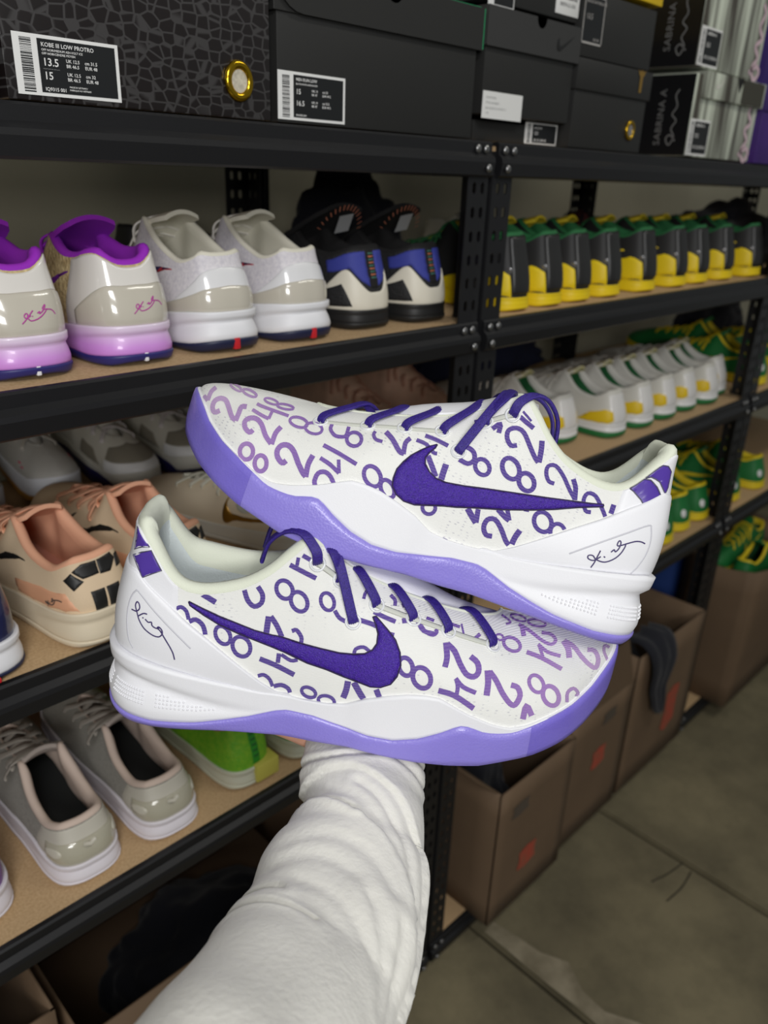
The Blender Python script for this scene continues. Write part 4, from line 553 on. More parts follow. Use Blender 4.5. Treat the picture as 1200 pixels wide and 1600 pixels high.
DIGITS_B=[[[1249,9784,1275,10000,1270,9606,1294,10000,1291,9389,1314,9889,1311,9148,1334,9636,1331,8900,1353,9380]],[[1514,9861,1550,9850,1517,9505,1554,9500,1521,9134,1558,9163,1528,8776,1564,8887,1541,8450,1573,8644,1557,8158,1585,8443,1581,7939,1594,8350,1611,7874,1605,8329,1640,7923,1622,8357,1665,8049,1635,8421,1681,8261,1642,8533,1690,8526,1648,8713,1692,8821,1649,8905,1684,9135,1645,9114,1672,9440,1634,9382,1660,9727,1622,9671]],[[1919,8286,1960,8220,1924,8149,1966,8062,1926,8034,1969,7899,1925,7932,1967,7750,1922,7846,1963,7618,1917,7781,1954,7510,1910,7736,1941,7429,1902,7713,1926,7381,1893,7709,1908,7370,1884,7726,1888,7399,1874,7762,1869,7465,1863,7821,1850,7567,1853,7900,1832,7696,1843,8000,1817,7850,1834,8115,1804,8020,1826,8241,1793,8202,1820,8372,1785,8390,1816,8502,1780,8577,1815,8624,1778,8758,1816,8733,1779,8925,1818,8823,1783,9071,1823,8891,1790,9190,1829,8936,1801,9273,1836,8957,1815,9315,1844,8957,1831,9313,1853,8934,1848,9266,1863,8891,1867,9180,1873,8825,1886,9060,1884,8741,1904,8917,1895,8638,1921,8756,1904,8522,1936,8585,1913,8398,1949,8409,1920,8258,1958,8246],[2061,6913,2112,6881,2068,6778,2120,6729,2070,6661,2124,6572,2070,6556,2123,6425,2066,6467,2118,6293,2060,6397,2107,6179,2052,6346,2092,6089,2043,6316,2073,6029,2033,6304,2050,6003,2022,6311,2026,6013,2010,6336,2003,6058,1997,6381,1980,6137,1984,6448,1960,6250,1972,6540,1941,6391,1960,6650,1926,6552,1951,6774,1913,6728,1943,6906,1903,6912,1939,7038,1897,7097,1936,7164,1894,7276,1937,7276,1895,7442,1940,7371,1899,7588,1945,7443,1908,7708,1952,7492,1919,7795,1960,7518,1935,7843,1969,7524,1953,7851,1979,7510,1974,7816,1990,7478,1997,7750,2003,7425,2020,7652,2016,7352,2042,7527,2029,7257,2063,7381,2042,7147,2083,7222,2053,7026,2099,7058,2062,6890,2111,6903]],[[1666,7006,1716,6767,1653,6634,1703,6406,1640,6252,1690,6038,1628,5861,1677,5661,1615,5460,1664,5276],[1688,6761,1730,6890,1700,6471,1743,6605,1713,6192,1756,6317,1724,5901,1769,5996,1734,5568,1780,5640,1743,5202,1790,5272,1752,4835,1800,4912],[1705,3568,1745,3486,1699,3362,1740,3286,1694,3155,1734,3084,1688,2948,1728,2881,1683,2739,1723,2676],[1544,2935,1563,3387,1582,2730,1602,3169,1622,2528,1644,2951,1667,2300,1691,2702,1719,2035,1745,2428,1777,1774,1804,2148,1840,1529,1869,1887]],[[1886,4933,1877,5262,1903,4939,1894,5263,1915,4947,1916,5259,1918,4943,1946,5145,1928,4826,1967,4934,1942,4625,1984,4694,1950,4453,1996,4471,1951,4347,1998,4282,1947,4234,1993,4132,1942,4100,1988,4002]],[[1734,3283,1757,3531,1761,3079,1785,3320,1791,2872,1813,3118,1823,2719,1838,2992,1855,2673,1858,2962,1883,2695,1879,2977,1908,2715,1904,2991]],[[1034,7179,1017,7457,1047,7379,1030,7666,1057,7537,1047,7912,1063,7592,1070,8104,1074,7599,1093,8125,1087,7544,1112,8032,1097,7427,1128,7835,1103,7218,1136,7531,1107,6906,1140,7181,1111,6575,1143,6845],[1136,6210,1124,6670,1153,6413,1141,6880,1167,6577,1163,7112,1176,6625,1189,7232,1188,6570,1212,7132,1202,6413,1231,6913,1212,6210,1244,6609,1216,5916,1250,6203,1218,5532,1251,5759,1217,5217,1250,5390,1216,5092,1247,5114,1214,5031,1241,4915,1210,4900,1238,4786]],[[1372,5803,1395,6002,1374,5629,1398,5803,1375,5464,1399,5581,1375,5302,1398,5355,1373,5150,1396,5130,1370,5017,1391,4913,1367,4906,1384,4709,1363,4821,1376,4530,1358,4759,1366,4385,1354,4718,1355,4286,1348,4697,1343,4239,1342,4703,1332,4243,1336,4736,1322,4295,1330,4803,1313,4391,1325,4900,1305,4525,1320,5024,1298,4695,1316,5172,1293,4892,1314,5335,1289,5112,1313,5506,1288,5347,1313,5675,1289,5590,1315,5833,1291,5834,1318,5971,1296,6069,1322,6085,1303,6286,1326,6171,1312,6473,1330,6233,1323,6616,1335,6271,1334,6704,1340,6288,1346,6735,1346,6276,1357,6712,1352,6237,1367,6642,1358,6164,1376,6530,1364,6063,1383,6385,1368,5936,1390,6210,1372,5776,1394,6028],[1480,4701,1509,4890,1483,4528,1513,4688,1484,4365,1514,4460,1483,4202,1513,4227,1481,4045,1509,3995,1477,3902,1502,3770,1472,3777,1493,3560,1465,3674,1481,3376,1459,3592,1469,3223,1451,3535,1455,3113,1444,3502,1441,3050,1436,3498,1427,3038,1428,3525,1415,3076,1420,3584,1403,3162,1413,3675,1393,3292,1408,3796,1385,3463,1404,3941,1380,3667,1401,4104,1376,3899,1400,4277,1375,4148,1401,4451,1376,4407,1403,4618,1380,4666,1407,4769,1386,4913,1412,4899,1394,5137,1418,5003,1404,5327,1424,5083,1416,5473,1431,5134,1429,5567,1439,5158,1443,5606,1447,5152,1456,5591,1455,5116,1470,5528,1463,5047,1482,5421,1470,4950,1492,5278,1476,4827,1502,5103,1481,4670,1508,4920]],[[1527,1268,1522,1604,1543,1351,1537,1691,1556,1413,1554,1767,1566,1421,1575,1770,1577,1356,1595,1663,1591,1232,1614,1500,1603,1087,1629,1305,1610,921,1640,1082,1617,711,1647,850,1623,490,1654,633],[1653,391,1645,754,1676,474,1668,833,1698,550,1694,914,1716,579,1723,951,1735,550,1752,902,1756,478,1779,803,1771,395,1803,670,1777,305,1817,494,1782,166,1824,316,1787,6,1829,161]],[[2079,406,2115,305,2074,365,2107,233,2070,340,2093,159,2062,316,2076,103,2052,296,2058,64,2040,283,2039,42,2027,280,2020,35,2013,289,2001,44,1999,308,1982,69,1986,339,1965,108,1975,379,1949,161,1965,426,1936,226,1958,477,1925,301,1954,526,1917,389,1952,570,1912,488,1952,605,1912,596,1953,633,1917,705,1955,657,1926,804,1960,683,1940,884,1967,707,1955,938,1976,725,1972,969,1988,736,1990,983,2001,735,2009,980,2014,723,2028,961,2028,701,2046,928,2041,668,2064,883,2053,628,2081,827,2063,582,2096,762,2071,535,2108,687,2076,488,2117,605,2078,447,2122,515,2078,415,2122,419,2076,370,2118,341],[2321,30,2361,0,2318,0,2355,0,2313,0,2343,0],[2172,0,2140,0,2164,36,2127,0,2160,77,2117,0,2158,114,2113,63,2158,147,2115,168,2161,178,2123,269,2166,212,2136,357,2174,247,2152,429,2185,280,2172,485,2200,307,2193,524,2216,326,2216,549,2233,332,2238,554,2250,318,2261,535,2267,294,2283,503,2282,260,2303,459,2296,219,2322,402,2306,173,2338,333,2314,126,2350,254,2319,82,2359,164,2320,45,2364,65,2319,0,2363,0]],[[1934,9618,1961,9774,1972,9281,2001,9449,2013,8967,2045,9131,2060,8637,2095,8797,2115,8288,2152,8459,2175,7963,2213,8166,2236,7703,2274,7949],[2043,9184,2001,9398,2050,9294,2008,9512,2057,9402,2014,9624,2065,9510,2021,9735,2072,9617,2027,9845],[2088,9586,2124,9708,2119,9383,2156,9515,2150,9191,2188,9340,2181,9013,2220,9186,2213,8857,2251,9057]],[[2229,9666,2219,9890,2259,9675,2249,9891,2290,9709,2280,9918,2322,9766,2312,9970,2355,9847,2345,10000]],[[2428,6547,2482,6693,2431,6452,2485,6580,2431,6360,2484,6452,2427,6269,2479,6321,2421,6183,2470,6189,2413,6108,2457,6059,2404,6046,2439,5939,2394,6000,2418,5836,2384,5967,2395,5757,2374,5947,2370,5711,2362,5940,2346,5699,2350,5949,2323,5721,2338,5975,2303,5772,2326,6020,2286,5848,2316,6081,2272,5943,2308,6156,2261,6053,2302,6240,2253,6173,2300,6330,2250,6298,2300,6420,2250,6422,2303,6506,2254,6542,2308,6584,2262,6655,2316,6651,2274,6758,2325,6704,2290,6849,2334,6744,2310,6926,2345,6773,2334,6988,2355,6791,2359,7029,2367,6798,2384,7049,2379,6792,2408,7045,2392,6773,2430,7019,2404,6736,2448,6969,2415,6685,2463,6899,2423,6618,2475,6810,2429,6532,2481,6708],[2419,5794,2476,6008,2434,5657,2490,5866,2449,5513,2503,5725,2470,5389,2518,5624,2498,5298,2539,5567,2528,5241,2566,5534,2556,5198,2595,5505]],[[2730,5593,2758,5980,2775,5584,2801,5973,2816,5566,2842,5958,2849,5539,2875,5932,2870,5506,2898,5897,2885,5468,2914,5858,2901,5428,2929,5819]],[[2911,6563,2941,6966,2938,6493,2967,6904,2964,6426,2993,6839,2992,6361,3018,6778,3020,6302,3045,6724,3048,6246,3072,6672,3075,6187,3098,6620],[3002,5085,3018,5404,3012,5080,3027,5400,3022,5075,3037,5396,3032,5070,3046,5392,3041,5064,3056,5387]],[[2874,7607,2842,7579,2888,7855,2856,7823,2900,8087,2871,8099,2912,8246,2896,8405,2930,8375,2929,8659,2957,8527,2960,8849,2985,8697,2989,9034]],[[3101,8783,3130,9234,3110,8658,3139,9101,3118,8544,3148,8957,3121,8433,3153,8748,3119,8300,3149,8470,3113,8105,3141,8213,3106,7889,3135,7991]],[[2579,9414,2637,9878,2604,9386,2662,9864,2630,9361,2685,9842,2654,9335,2708,9812,2677,9303,2729,9770]],[[3176,8009,3175,8405,3184,8075,3182,8476,3191,8142,3190,8548,3198,8210,3197,8621,3205,8278,3204,8696],[3141,6877,3186,7118,3139,6756,3184,6993,3138,6637,3182,6869,3136,6518,3181,6746,3134,6401,3179,6625]],[[3239,6846,3277,7206,3245,6575,3282,6925,3251,6289,3287,6669,3267,6069,3297,6521,3295,6010,3316,6486,3327,6044,3345,6547,3358,6125,3377,6623],[3328,7573,3345,7965,3341,7574,3359,7964,3355,7575,3372,7963,3369,7575,3386,7960,3383,7574,3400,7956]],[[2646,3203,2598,3219,2655,3350,2607,3362,2662,3475,2619,3530,2671,3545,2644,3711,2692,3621,2682,3851,2721,3688,2722,3947,2744,3712,2758,3989,2759,3677,2785,3931,2776,3581,2804,3819,2794,3475,2821,3711]],[[3116,2880,3150,3062,3117,2746,3152,2900,3117,2622,3151,2715,3116,2500,3149,2525,3113,2388,3144,2336,3109,2291,3137,2155,3104,2214,3128,1988,3100,2158,3116,1847,3095,2120,3103,1739,3090,2099,3089,1680,3084,2095,3075,1682,3078,2117,3061,1728,3071,2158,3049,1807,3065,2222,3038,1916,3060,2306,3029,2047,3055,2407,3022,2196,3052,2520,3017,2357,3051,2639,3015,2527,3051,2759,3015,2701,3053,2873,3018,2875,3056,2977,3024,3044,3060,3065,3032,3205,3065,3135,3042,3351,3070,3185,3055,3475,3075,3219,3069,3568,3080,3237,3084,3621,3086,3240,3098,3643,3092,3228,3111,3628,3098,3199,3123,3575,3104,3146,3132,3489,3109,3071,3140,3374,3113,2977,3146,3235,3117,2854,3150,3088],[3232,2248,3268,2542,3236,2093,3273,2359,3238,1941,3275,2138,3238,1784,3275,1900,3236,1629,3272,1651,3233,1484,3266,1401,3228,1357,3257,1157,3222,1250,3246,934,3215,1164,3232,744,3208,1107,3216,601,3200,1084,3200,545,3191,1087,3183,555,3182,1118,3167,617,3173,1180,3152,726,3164,1271,3139,871,3156,1386,3127,1047,3150,1520,3118,1243,3146,1667,3112,1456,3144,1819,3109,1677,3145,1969,3109,1902,3147,2111,3112,2126,3151,2239,3119,2341,3156,2349,3129,2542,3162,2438,3142,2720,3169,2507,3157,2867,3176,2556,3173,2973,3185,2585,3190,3033,3193,2589,3207,3046,3202,2569,3222,3025,3211,2518,3237,2965,3219,2446,3249,2865,3227,2353,3259,2727,3233,2219,3267,2571]],[[2477,1524,2555,1401,2468,1322,2546,1201,2460,1122,2537,996,2451,941,2526,795,2440,775,2514,612,2428,609,2501,451,2415,439,2489,298],[2553,1253,2627,1440,2577,1005,2650,1188,2602,747,2672,924,2627,480,2694,653,2652,206,2716,372,2677,0,2737,82],[2808,616,2856,756,2817,391,2865,526,2827,156,2873,287,2837,0,2883,35]],[[3406,3628,3362,3508,3418,3970,3374,3859,3430,4327,3385,4185,3441,4731,3394,4514,3448,5171,3400,4903,3452,5625,3405,5345,3457,6078,3411,5802],[3423,5609,3462,6162,3439,5487,3477,6032,3454,5375,3493,5895,3465,5225,3508,5683,3473,4975,3516,5375,3479,4647,3522,5037,3487,4329,3528,4739,3497,4039,3537,4467,3509,3767,3546,4216,3524,3570,3556,4062,3544,3483,3567,4009,3566,3492,3578,4012,3588,3595,3586,4046,3609,3804,3593,4110,3627,4079,3601,4228,3640,4382,3606,4356,3647,4695,3610,4534,3650,5010,3611,4756,3646,5294,3609,4926,3635,5490,3602,5031,3620,5611,3590,5125,3606,5721,3576,5231]],[[3306,548,3317,1195,3348,622,3360,1321,3389,807,3403,1489,3430,905,3449,1575,3475,879,3496,1532,3521,778,3541,1405,3564,604,3582,1212],[3442,2781,3473,3208,3458,2609,3487,3036,3474,2429,3501,2873,3496,2301,3518,2770,3525,2276,3541,2734,3554,2276,3568,2719,3582,2264,3596,2702],[3445,2836,3477,3104,3448,2609,3479,2882,3451,2388,3482,2650,3451,2175,3483,2389,3449,1949,3480,2106,3445,1688,3475,1828,3440,1406,3471,1554]],[[3674,2654,3636,2538,3681,3040,3642,2933,3688,3427,3649,3312,3695,3805,3655,3662,3700,4160,3658,3989,3703,4494,3661,4315,3707,4822,3664,4649],[3681,4518,3716,4875,3692,4331,3727,4677,3703,4140,3739,4474,3713,3924,3750,4228,3723,3638,3761,3919,3733,3304,3771,3586,3745,2981,3783,3288,3761,2682,3797,3024,3778,2405,3812,2743,3796,2198,3825,2539,3814,2045,3834,2450,3836,1960,3835,2437,3860,2050,3837,2444,3880,2278,3848,2577,3899,2585,3863,2814,3913,2909,3873,3020,3917,3228,3874,3185,3914,3518,3871,3367,3904,3764,3866,3495,3885,3929,3859,3550,3865,4005,3846,3598,3849,4064,3829,3657]],[[3253,6837,3282,7134,3261,6570,3290,6860,3270,6300,3298,6599,3282,6089,3307,6423,3300,5977,3321,6336,3321,5940,3338,6330,3344,6010,3351,6367,3368,6206,3359,6437,3386,6452,3368,6566,3399,6688,3373,6645,3402,6902,3372,6613,3397,6995,3369,6645,3394,7058,3365,6706]],[[4028,6668,4043,6465,4016,6615,4027,6392,4006,6585,4007,6333,3995,6567,3988,6303,3983,6565,3969,6301,3969,6581,3950,6324,3956,6615,3933,6370,3944,6667,3916,6429,3933,6734,3902,6507,3923,6813,3890,6603,3916,6897,3880,6714,3912,6990,3874,6837,3910,7085,3871,6972,3912,7175,3872,7114,3915,7257,3878,7262,3921,7327,3888,7407,3928,7386,3904,7542,3937,7433,3924,7655,3948,7468,3947,7731,3961,7490,3972,7773,3975,7496,3996,7784,3990,7481,4020,7762,4005,7447,4041,7710,4019,7392,4060,7630,4030,7318,4075,7529,4039,7231,4086,7410,4044,7135,4093,7278,4047,7035,4095,7139,4046,6937,4092,6997,4043,6847,4086,6855,4038,6769,4076,6717,4032,6706,4062,6590,4022,6639,4048,6494],[3904,7633,3920,7538,3900,7601,3913,7487,3896,7583,3903,7436,3891,7567,3892,7398,3886,7554,3882,7372,3880,7547,3872,7359,3874,7546,3862,7358,3868,7554,3853,7368,3863,7568,3845,7389,3858,7589,3838,7420,3854,7617,3833,7460,3851,7648,3828,7510,3850,7681,3825,7568,3849,7715,3824,7634,3850,7745,3825,7706,3851,7772,3829,7782,3853,7795,3835,7858,3855,7816,3842,7927,3859,7836,3852,7986,3863,7854,3862,8029,3869,7868,3874,8059,3875,7876,3885,8073,3881,7877,3896,8073,3887,7868,3906,8060,3893,7853,3915,8034,3898,7829,3923,7997,3902,7800,3930,7951,3905,7767,3934,7895,3907,7733,3936,7831,3907,7699,3936,7764,3906,7669,3934,7692,3904,7643,3929,7620,3901,7608,3923,7562]],[[3647,6982,3636,7176,3661,7156,3650,7354,3676,7331,3665,7534,3692,7505,3680,7714,3707,7676,3696,7894],[3511,7844,3526,8205,3525,7835,3540,8191,3539,7823,3553,8174,3552,7809,3567,8157,3566,7793,3580,8139],[3585,8314,3599,8416,3582,8024,3596,8123,3580,7745,3594,7841,3578,7474,3592,7569,3577,7212,3590,7305]],[[4546,8526,4533,8394,4533,8515,4507,8376,4523,8518,4478,8380,4507,8534,4455,8406,4490,8567,4433,8445,4473,8616,4412,8499,4457,8679,4393,8566,4442,8751,4375,8644,4435,8832,4359,8730,4420,8918,4351,8823,4415,9005,4337,8918,4415,9090,4332,9014,4421,9168,4333,9108,4431,9234,4340,9198,4449,9284,4356,9282,4458,9309,4388,9361,4461,9313,4445,9426,4465,9314,4512,9454,4481,9312,4574,9450,4506,9296,4627,9423,4519,9264,4646,9377,4557,9214,4702,9313,4561,9151,4716,9238,4590,9076,4716,9153,4597,8993,4730,9062,4597,8906,4718,8967,4589,8818,4704,8872,4584,8734,4686,8780,4572,8657,4660,8692,4559,8593,4646,8610,4547,8545,4613,8533,4538,8521,4581,8462,4526,8503,4553,8417],[4658,7439,4652,7286,4646,7427,4627,7263,4636,7428,4599,7263,4622,7443,4576,7285,4604,7475,4555,7328,4587,7524,4536,7386,4571,7587,4519,7458,4556,7663,4503,7541,4544,7747,4488,7632,4534,7836,4476,7730,4527,7927,4467,7830,4524,8015,4461,7930,4525,8096,4460,8027,4530,8165,4463,8120,4538,8217,4473,8209,4545,8244,4493,8294,4547,8250,4527,8371,4547,8252,4572,8413,4561,8253,4615,8420,4580,8241,4653,8397,4603,8213,4687,8353,4625,8166,4716,8289,4645,8103,4741,8210,4660,8026,4760,8117,4674,7939,4771,8017,4680,7846,4772,7913,4683,7752,4772,7808,4680,7662,4768,7705,4674,7580,4757,7608,4667,7510,4740,7519,4657,7460,4720,7436,4650,7433,4694,7361,4640,7413,4669,7311]],[[4231,7426,4160,7485,4263,7647,4187,7710,4300,7862,4220,7935,4344,8071,4260,8162,4397,8273,4307,8382],[4269,8397,4365,8553,4286,8129,4372,8277,4301,7862,4379,8000,4312,7580,4381,7697,4315,7246,4377,7346,4317,6883,4372,6983,4324,6557,4374,6671,4335,6284,4382,6416,4350,6048,4393,6209,4371,5872,4405,6092,4405,5802,4423,6060,4446,5833,4446,6079,4484,5947,4458,6111,4512,6152,4468,6197,4531,6390,4478,6366,4539,6628,4482,6532,4529,6835,4472,6682,4505,7017,4449,6843,4482,7187,4423,7002]],[[4068,6052,4110,6338,4105,5821,4148,6097,4140,5581,4183,5841,4174,5277,4218,5513,4209,4858,4252,5072,4244,4348,4283,4544,4277,3792,4312,3965],[4245,6403,4297,6518,4251,6125,4299,6235,4258,5836,4302,5958,4272,5547,4311,5702,4295,5269,4330,5453,4321,5001,4354,5192,4346,4725,4378,4913],[4246,6314,4285,6292,4232,6099,4270,6082,4219,5885,4256,5868,4207,5669,4243,5653,4197,5454,4232,5438]],[[4432,4131,4390,4403,4454,4358,4411,4627,4478,4581,4433,4835,4503,4833,4450,5019,4523,5103,4462,5206,4539,5353,4473,5420,4557,5582,4486,5647],[4500,5499,4560,5610,4504,5254,4561,5363,4509,5016,4563,5096,4508,4762,4559,4771,4499,4436,4545,4384,4487,4040,4529,3972,4479,3624,4520,3570,4477,3199,4516,3163,4479,2756,4516,2737,4485,2332,4521,2345,4493,1922,4527,1997,4507,1460,4532,1771,4538,975,4530,1780,4564,999,4539,1813,4587,1296,4558,1976,4609,1678,4574,2183,4625,2118,4586,2447,4640,2567,4596,2760,4649,2985,4601,2988,4642,3337,4597,3122,4625,3576,4584,3296,4610,3769,4569,3494]],[[4702,0,4674,0,4703,89,4656,817,4688,1222,4657,1555,4697,1678,4669,2015,4715,1920,4692,2299,4736,2047,4720,2455,4745,2074,4756,2462,4741,2078,4782,2154,4745,1826,4788,1801,4753,1477,4796,1439]],[[4079,3679,4110,3713,4080,3542,4111,3553,4080,3417,4110,3381,4078,3300,4107,3214,4074,3196,4101,3057,4070,3111,4094,2916,4065,3047,4084,2798,4059,3004,4073,2711,4053,2981,4060,2660,4047,2978,4047,2653,4040,2992,4033,2685,4033,3029,4020,2754,4025,3087,4007,2851,4018,3167,3997,2972,4012,3265,3987,3110,4007,3376,3980,3261,4003,3496,3975,3420,4001,3618,3972,3583,4001,3738,3971,3745,4003,3850,3973,3902,4006,3950,3978,4050,4011,4031,3986,4183,4017,4094,3997,4298,4023,4136,4010,4386,4030,4161,4025,4442,4037,4167,4041,4459,4044,4157,4056,4437,4052,4125,4071,4379,4059,4071,4083,4292,4066,3996,4093,4177,4072,3901,4101,4041,4076,3790,4107,3888,4079,3658,4110,3735],[4162,2153,4197,2107,4164,1965,4199,1878,4164,1796,4199,1629,4162,1641,4197,1385,4159,1505,4193,1155,4155,1398,4186,954,4150,1322,4178,794,4144,1280,4166,696,4138,1266,4152,669,4131,1283,4136,719,4124,1326,4120,832,4116,1402,4104,994,4108,1506,4089,1186,4100,1636,4075,1399,4093,1785,4064,1622,4087,1945,4056,1850,4083,2108,4050,2078,4081,2269,4047,2299,4081,2420,4047,2509,4084,2555,4050,2704,4088,2670,4057,2880,4093,2759,4066,3031,4099,2823,4078,3151,4106,2861,4093,3233,4113,2876,4110,3270,4120,2870,4127,3257,4128,2840,4143,3197,4135,2784,4157,3094,4143,2701,4170,2953,4149,2590,4180,2780,4155,2456,4188,2582,4160,2302,4194,2361,4163,2118,4197,2142]],[[4260,313,4229,642,4258,802,4229,1071,4260,1198,4233,1466,4266,1414,4245,1765,4279,1494,4266,1909,4294,1483,4289,1912,4304,1429,4312,1768,4310,1292,4330,1411,4319,987,4343,940,4324,757,4354,402,4323,725,4357,0,4316,674,4348,0,4308,588,4342,0]],[[3922,643,3879,877,3929,1196,3887,1404,3938,1665,3898,1912,3936,1764,3924,2287,3921,1763,3960,1912,3932,1364,3972,1421,3946,866,3985,914]],[[4162,9692,4264,9791,4175,9509,4267,9612,4186,9332,4271,9433,4191,9176,4267,9269,4191,9034,4263,9115,4188,8921,4252,8964,4192,8915,4213,8794,4183,8921,4157,8741,4141,8940,4112,8754,4098,8951,4073,8759]]]
EMB_A=[[2918,5829],[2939,5657],[2960,5488],[2979,5202],[2999,4912],[3017,4529],[3035,4144],[3044,3742],[3053,3342],[3057,2918],[3062,2497],[3055,2043],[3048,1597],[3037,1291],[3027,991],[2998,756],[2969,531],[2928,449],[2887,405],[2837,528],[2784,641],[2723,882],[2653,1146],[2555,1439],[2458,1694],[2378,1788],[2300,1899],[2211,2081],[2120,2279],[1949,2757],[1798,3329],[1672,4002],[1561,4742],[1489,5296],[1427,5842],[1372,6456],[1316,7067],[1244,7614],[1153,7987],[1157,8105],[1160,8221],[1201,8156],[1239,8052],[1314,7762],[1378,7367],[1443,6940],[1515,6501],[1628,5832],[1756,5131],[1900,4428],[2068,3819],[2210,3453],[2349,3229],[2477,3166],[2607,3004],[2599,3014],[2590,3023],[2662,3033],[2725,3029],[2773,3161],[2817,3299],[2857,3551],[2895,3816],[2912,4073],[2928,4338],[2927,4629],[2926,4924],[2919,5191],[2912,5456],[2915,5641]]
EMB_B=[[1141,8914],[1196,8717],[1245,8449],[1300,8055],[1348,7602],[1395,7194],[1443,6779],[1495,6366],[1554,5938],[1619,5576],[1691,5203],[1732,5038],[1775,4877],[1864,4428],[1962,4014],[2070,3699],[2190,3439],[2310,3290],[2431,3229],[2523,3237],[2617,3241],[2691,3315],[2754,3381],[2796,3556],[2835,3732],[2860,3990],[2886,4252],[2900,4649],[2915,5051],[2914,5433],[2913,5819],[2909,6064],[2905,6309],[2920,6356],[2935,6405],[2947,6260],[2959,6114],[2982,5818],[3005,5519],[3027,5162],[3047,4799],[3053,4304],[3060,3805],[3053,3283],[3048,2755],[3027,2262],[3008,1764],[2980,1424],[2953,1085],[2911,957],[2868,848],[2824,898],[2776,942],[2719,1134],[2653,1335],[2555,1561],[2457,1768],[2353,1922],[2251,2112],[2130,2306],[2013,2558],[1886,3052],[1773,3625],[1722,3890],[1673,4174],[1603,4606],[1540,5036],[1482,5414],[1431,5792],[1384,6238],[1337,6681],[1297,7183],[1252,7651],[1205,8110],[1150,8511],[1146,8714]]
SIG_A=[[[1048,356],[1046,538],[1043,722],[1041,981],[1040,1369],[1038,1841],[1036,2322]],[[1018,1645],[1029,1461],[1040,1274],[1051,1156],[1064,1144],[1076,1199],[1086,1279],[1092,1386],[1095,1518],[1094,1620],[1089,1677],[1079,1702],[1069,1675],[1060,1568],[1051,1412],[1038,1278],[1022,1177],[1002,1095],[982,1072],[965,1130],[948,1244],[933,1381],[920,1535],[909,1715],[900,1911],[892,2141],[887,2389],[883,2605],[882,2762],[883,2890],[884,3019]],[[965,2188],[960,2296],[955,2402],[950,2452],[946,2386],[941,2266],[936,2214],[931,2282],[925,2415],[921,2573],[919,2767],[919,2989],[920,3173],[924,3304],[929,3397],[933,3433],[938,3390],[941,3288],[942,3178],[942,3053],[939,2922],[931,2851],[913,2881],[888,2956],[865,3013],[847,3045],[831,3068],[815,3070],[799,3047],[784,3005],[768,2952],[753,2884],[738,2804],[722,2725]],[[1001,1686],[998,1659],[995,1633],[992,1606],[989,1581]]]
SIG_B=[[[656,3835],[677,3883],[697,3930],[713,4001],[725,4120],[735,4267],[740,4411],[740,4550],[735,4684],[728,4779],[720,4827],[710,4836],[702,4798],[697,4697],[693,4549],[693,4396],[701,4247],[712,4087],[724,3924],[734,3750],[745,3572],[758,3406],[773,3252],[789,3111],[806,3003],[827,2938],[850,2905],[871,2903],[888,2936],[903,3006],[916,3108],[926,3258],[934,3444],[939,3619],[940,3772],[938,3912],[934,4023],[927,4101],[919,4148],[912,4152],[906,4091],[902,3990],[902,3909],[906,3887],[914,3882],[924,3829],[935,3688],[948,3488],[961,3276],[973,3067],[985,2848],[996,2631],[1004,2431],[1011,2239],[1017,2037],[1021,1815],[1024,1586],[1027,1356]],[[737,3684],[754,3894],[769,4109],[783,4283],[794,4379],[803,4428],[813,4479]],[[803,3910],[812,3879],[822,3846],[831,3846],[839,3917],[848,4022],[854,4074],[857,4008],[859,3886],[863,3799],[872,3776],[883,3787],[894,3830],[903,3917],[912,4039],[921,4162]],[[779,3864],[782,3868],[785,3872],[787,3877],[790,3881]]]
STRIPE_A=[[[948,9751],[928,9855],[907,9935],[887,9992],[860,9626],[833,9282],[805,8963],[780,8579],[754,8230],[726,7906],[699,7528],[671,7165],[641,6815],[638,6653],[636,6492],[634,6331],[684,6218],[727,6097],[763,5966],[789,6463],[813,6998],[838,7572],[872,8245],[908,8977]],[[830,10000],[802,9978],[771,9934],[737,9913],[703,9692],[666,9483],[625,9288],[599,9083],[572,8885],[542,8693],[541,8320],[541,7950],[543,7579],[555,7439],[567,7297],[578,7155],[617,7545],[653,7951],[687,8377],[740,8860],[787,9398]]]
STRIPE_B=[[[491,7759],[629,8653],[738,9631],[839,9423],[768,8187],[689,7176],[635,7400],[571,7595]],[[449,10000],[691,9967],[591,9144],[468,8374],[459,8951],[458,9539]]]
SEAM_A=[[1205,1517],[1155,2159],[1102,2807],[1048,3374],[995,3806],[941,4072],[889,4213],[835,4312],[780,4387],[731,4407],[706,4333],[699,4188],[694,3974],[683,3675],[672,3311],[664,2940],[661,2572],[662,2194],[667,1830],[677,1475],[690,1130],[704,818],[717,561],[732,337],[745,110]]
SEAM_B=[[1128,3278],[1085,3874],[1038,4405],[989,4827],[939,5100],[891,5267],[844,5379],[795,5496],[743,5623],[697,5686],[672,5678],[665,5622],[658,5504],[644,5311],[631,5056],[620,4763],[612,4431],[607,4058],[605,3676],[607,3286],[611,2881],[618,2477],[628,2055],[640,1628],[653,1266],[669,1020],[688,841],[706,655]]
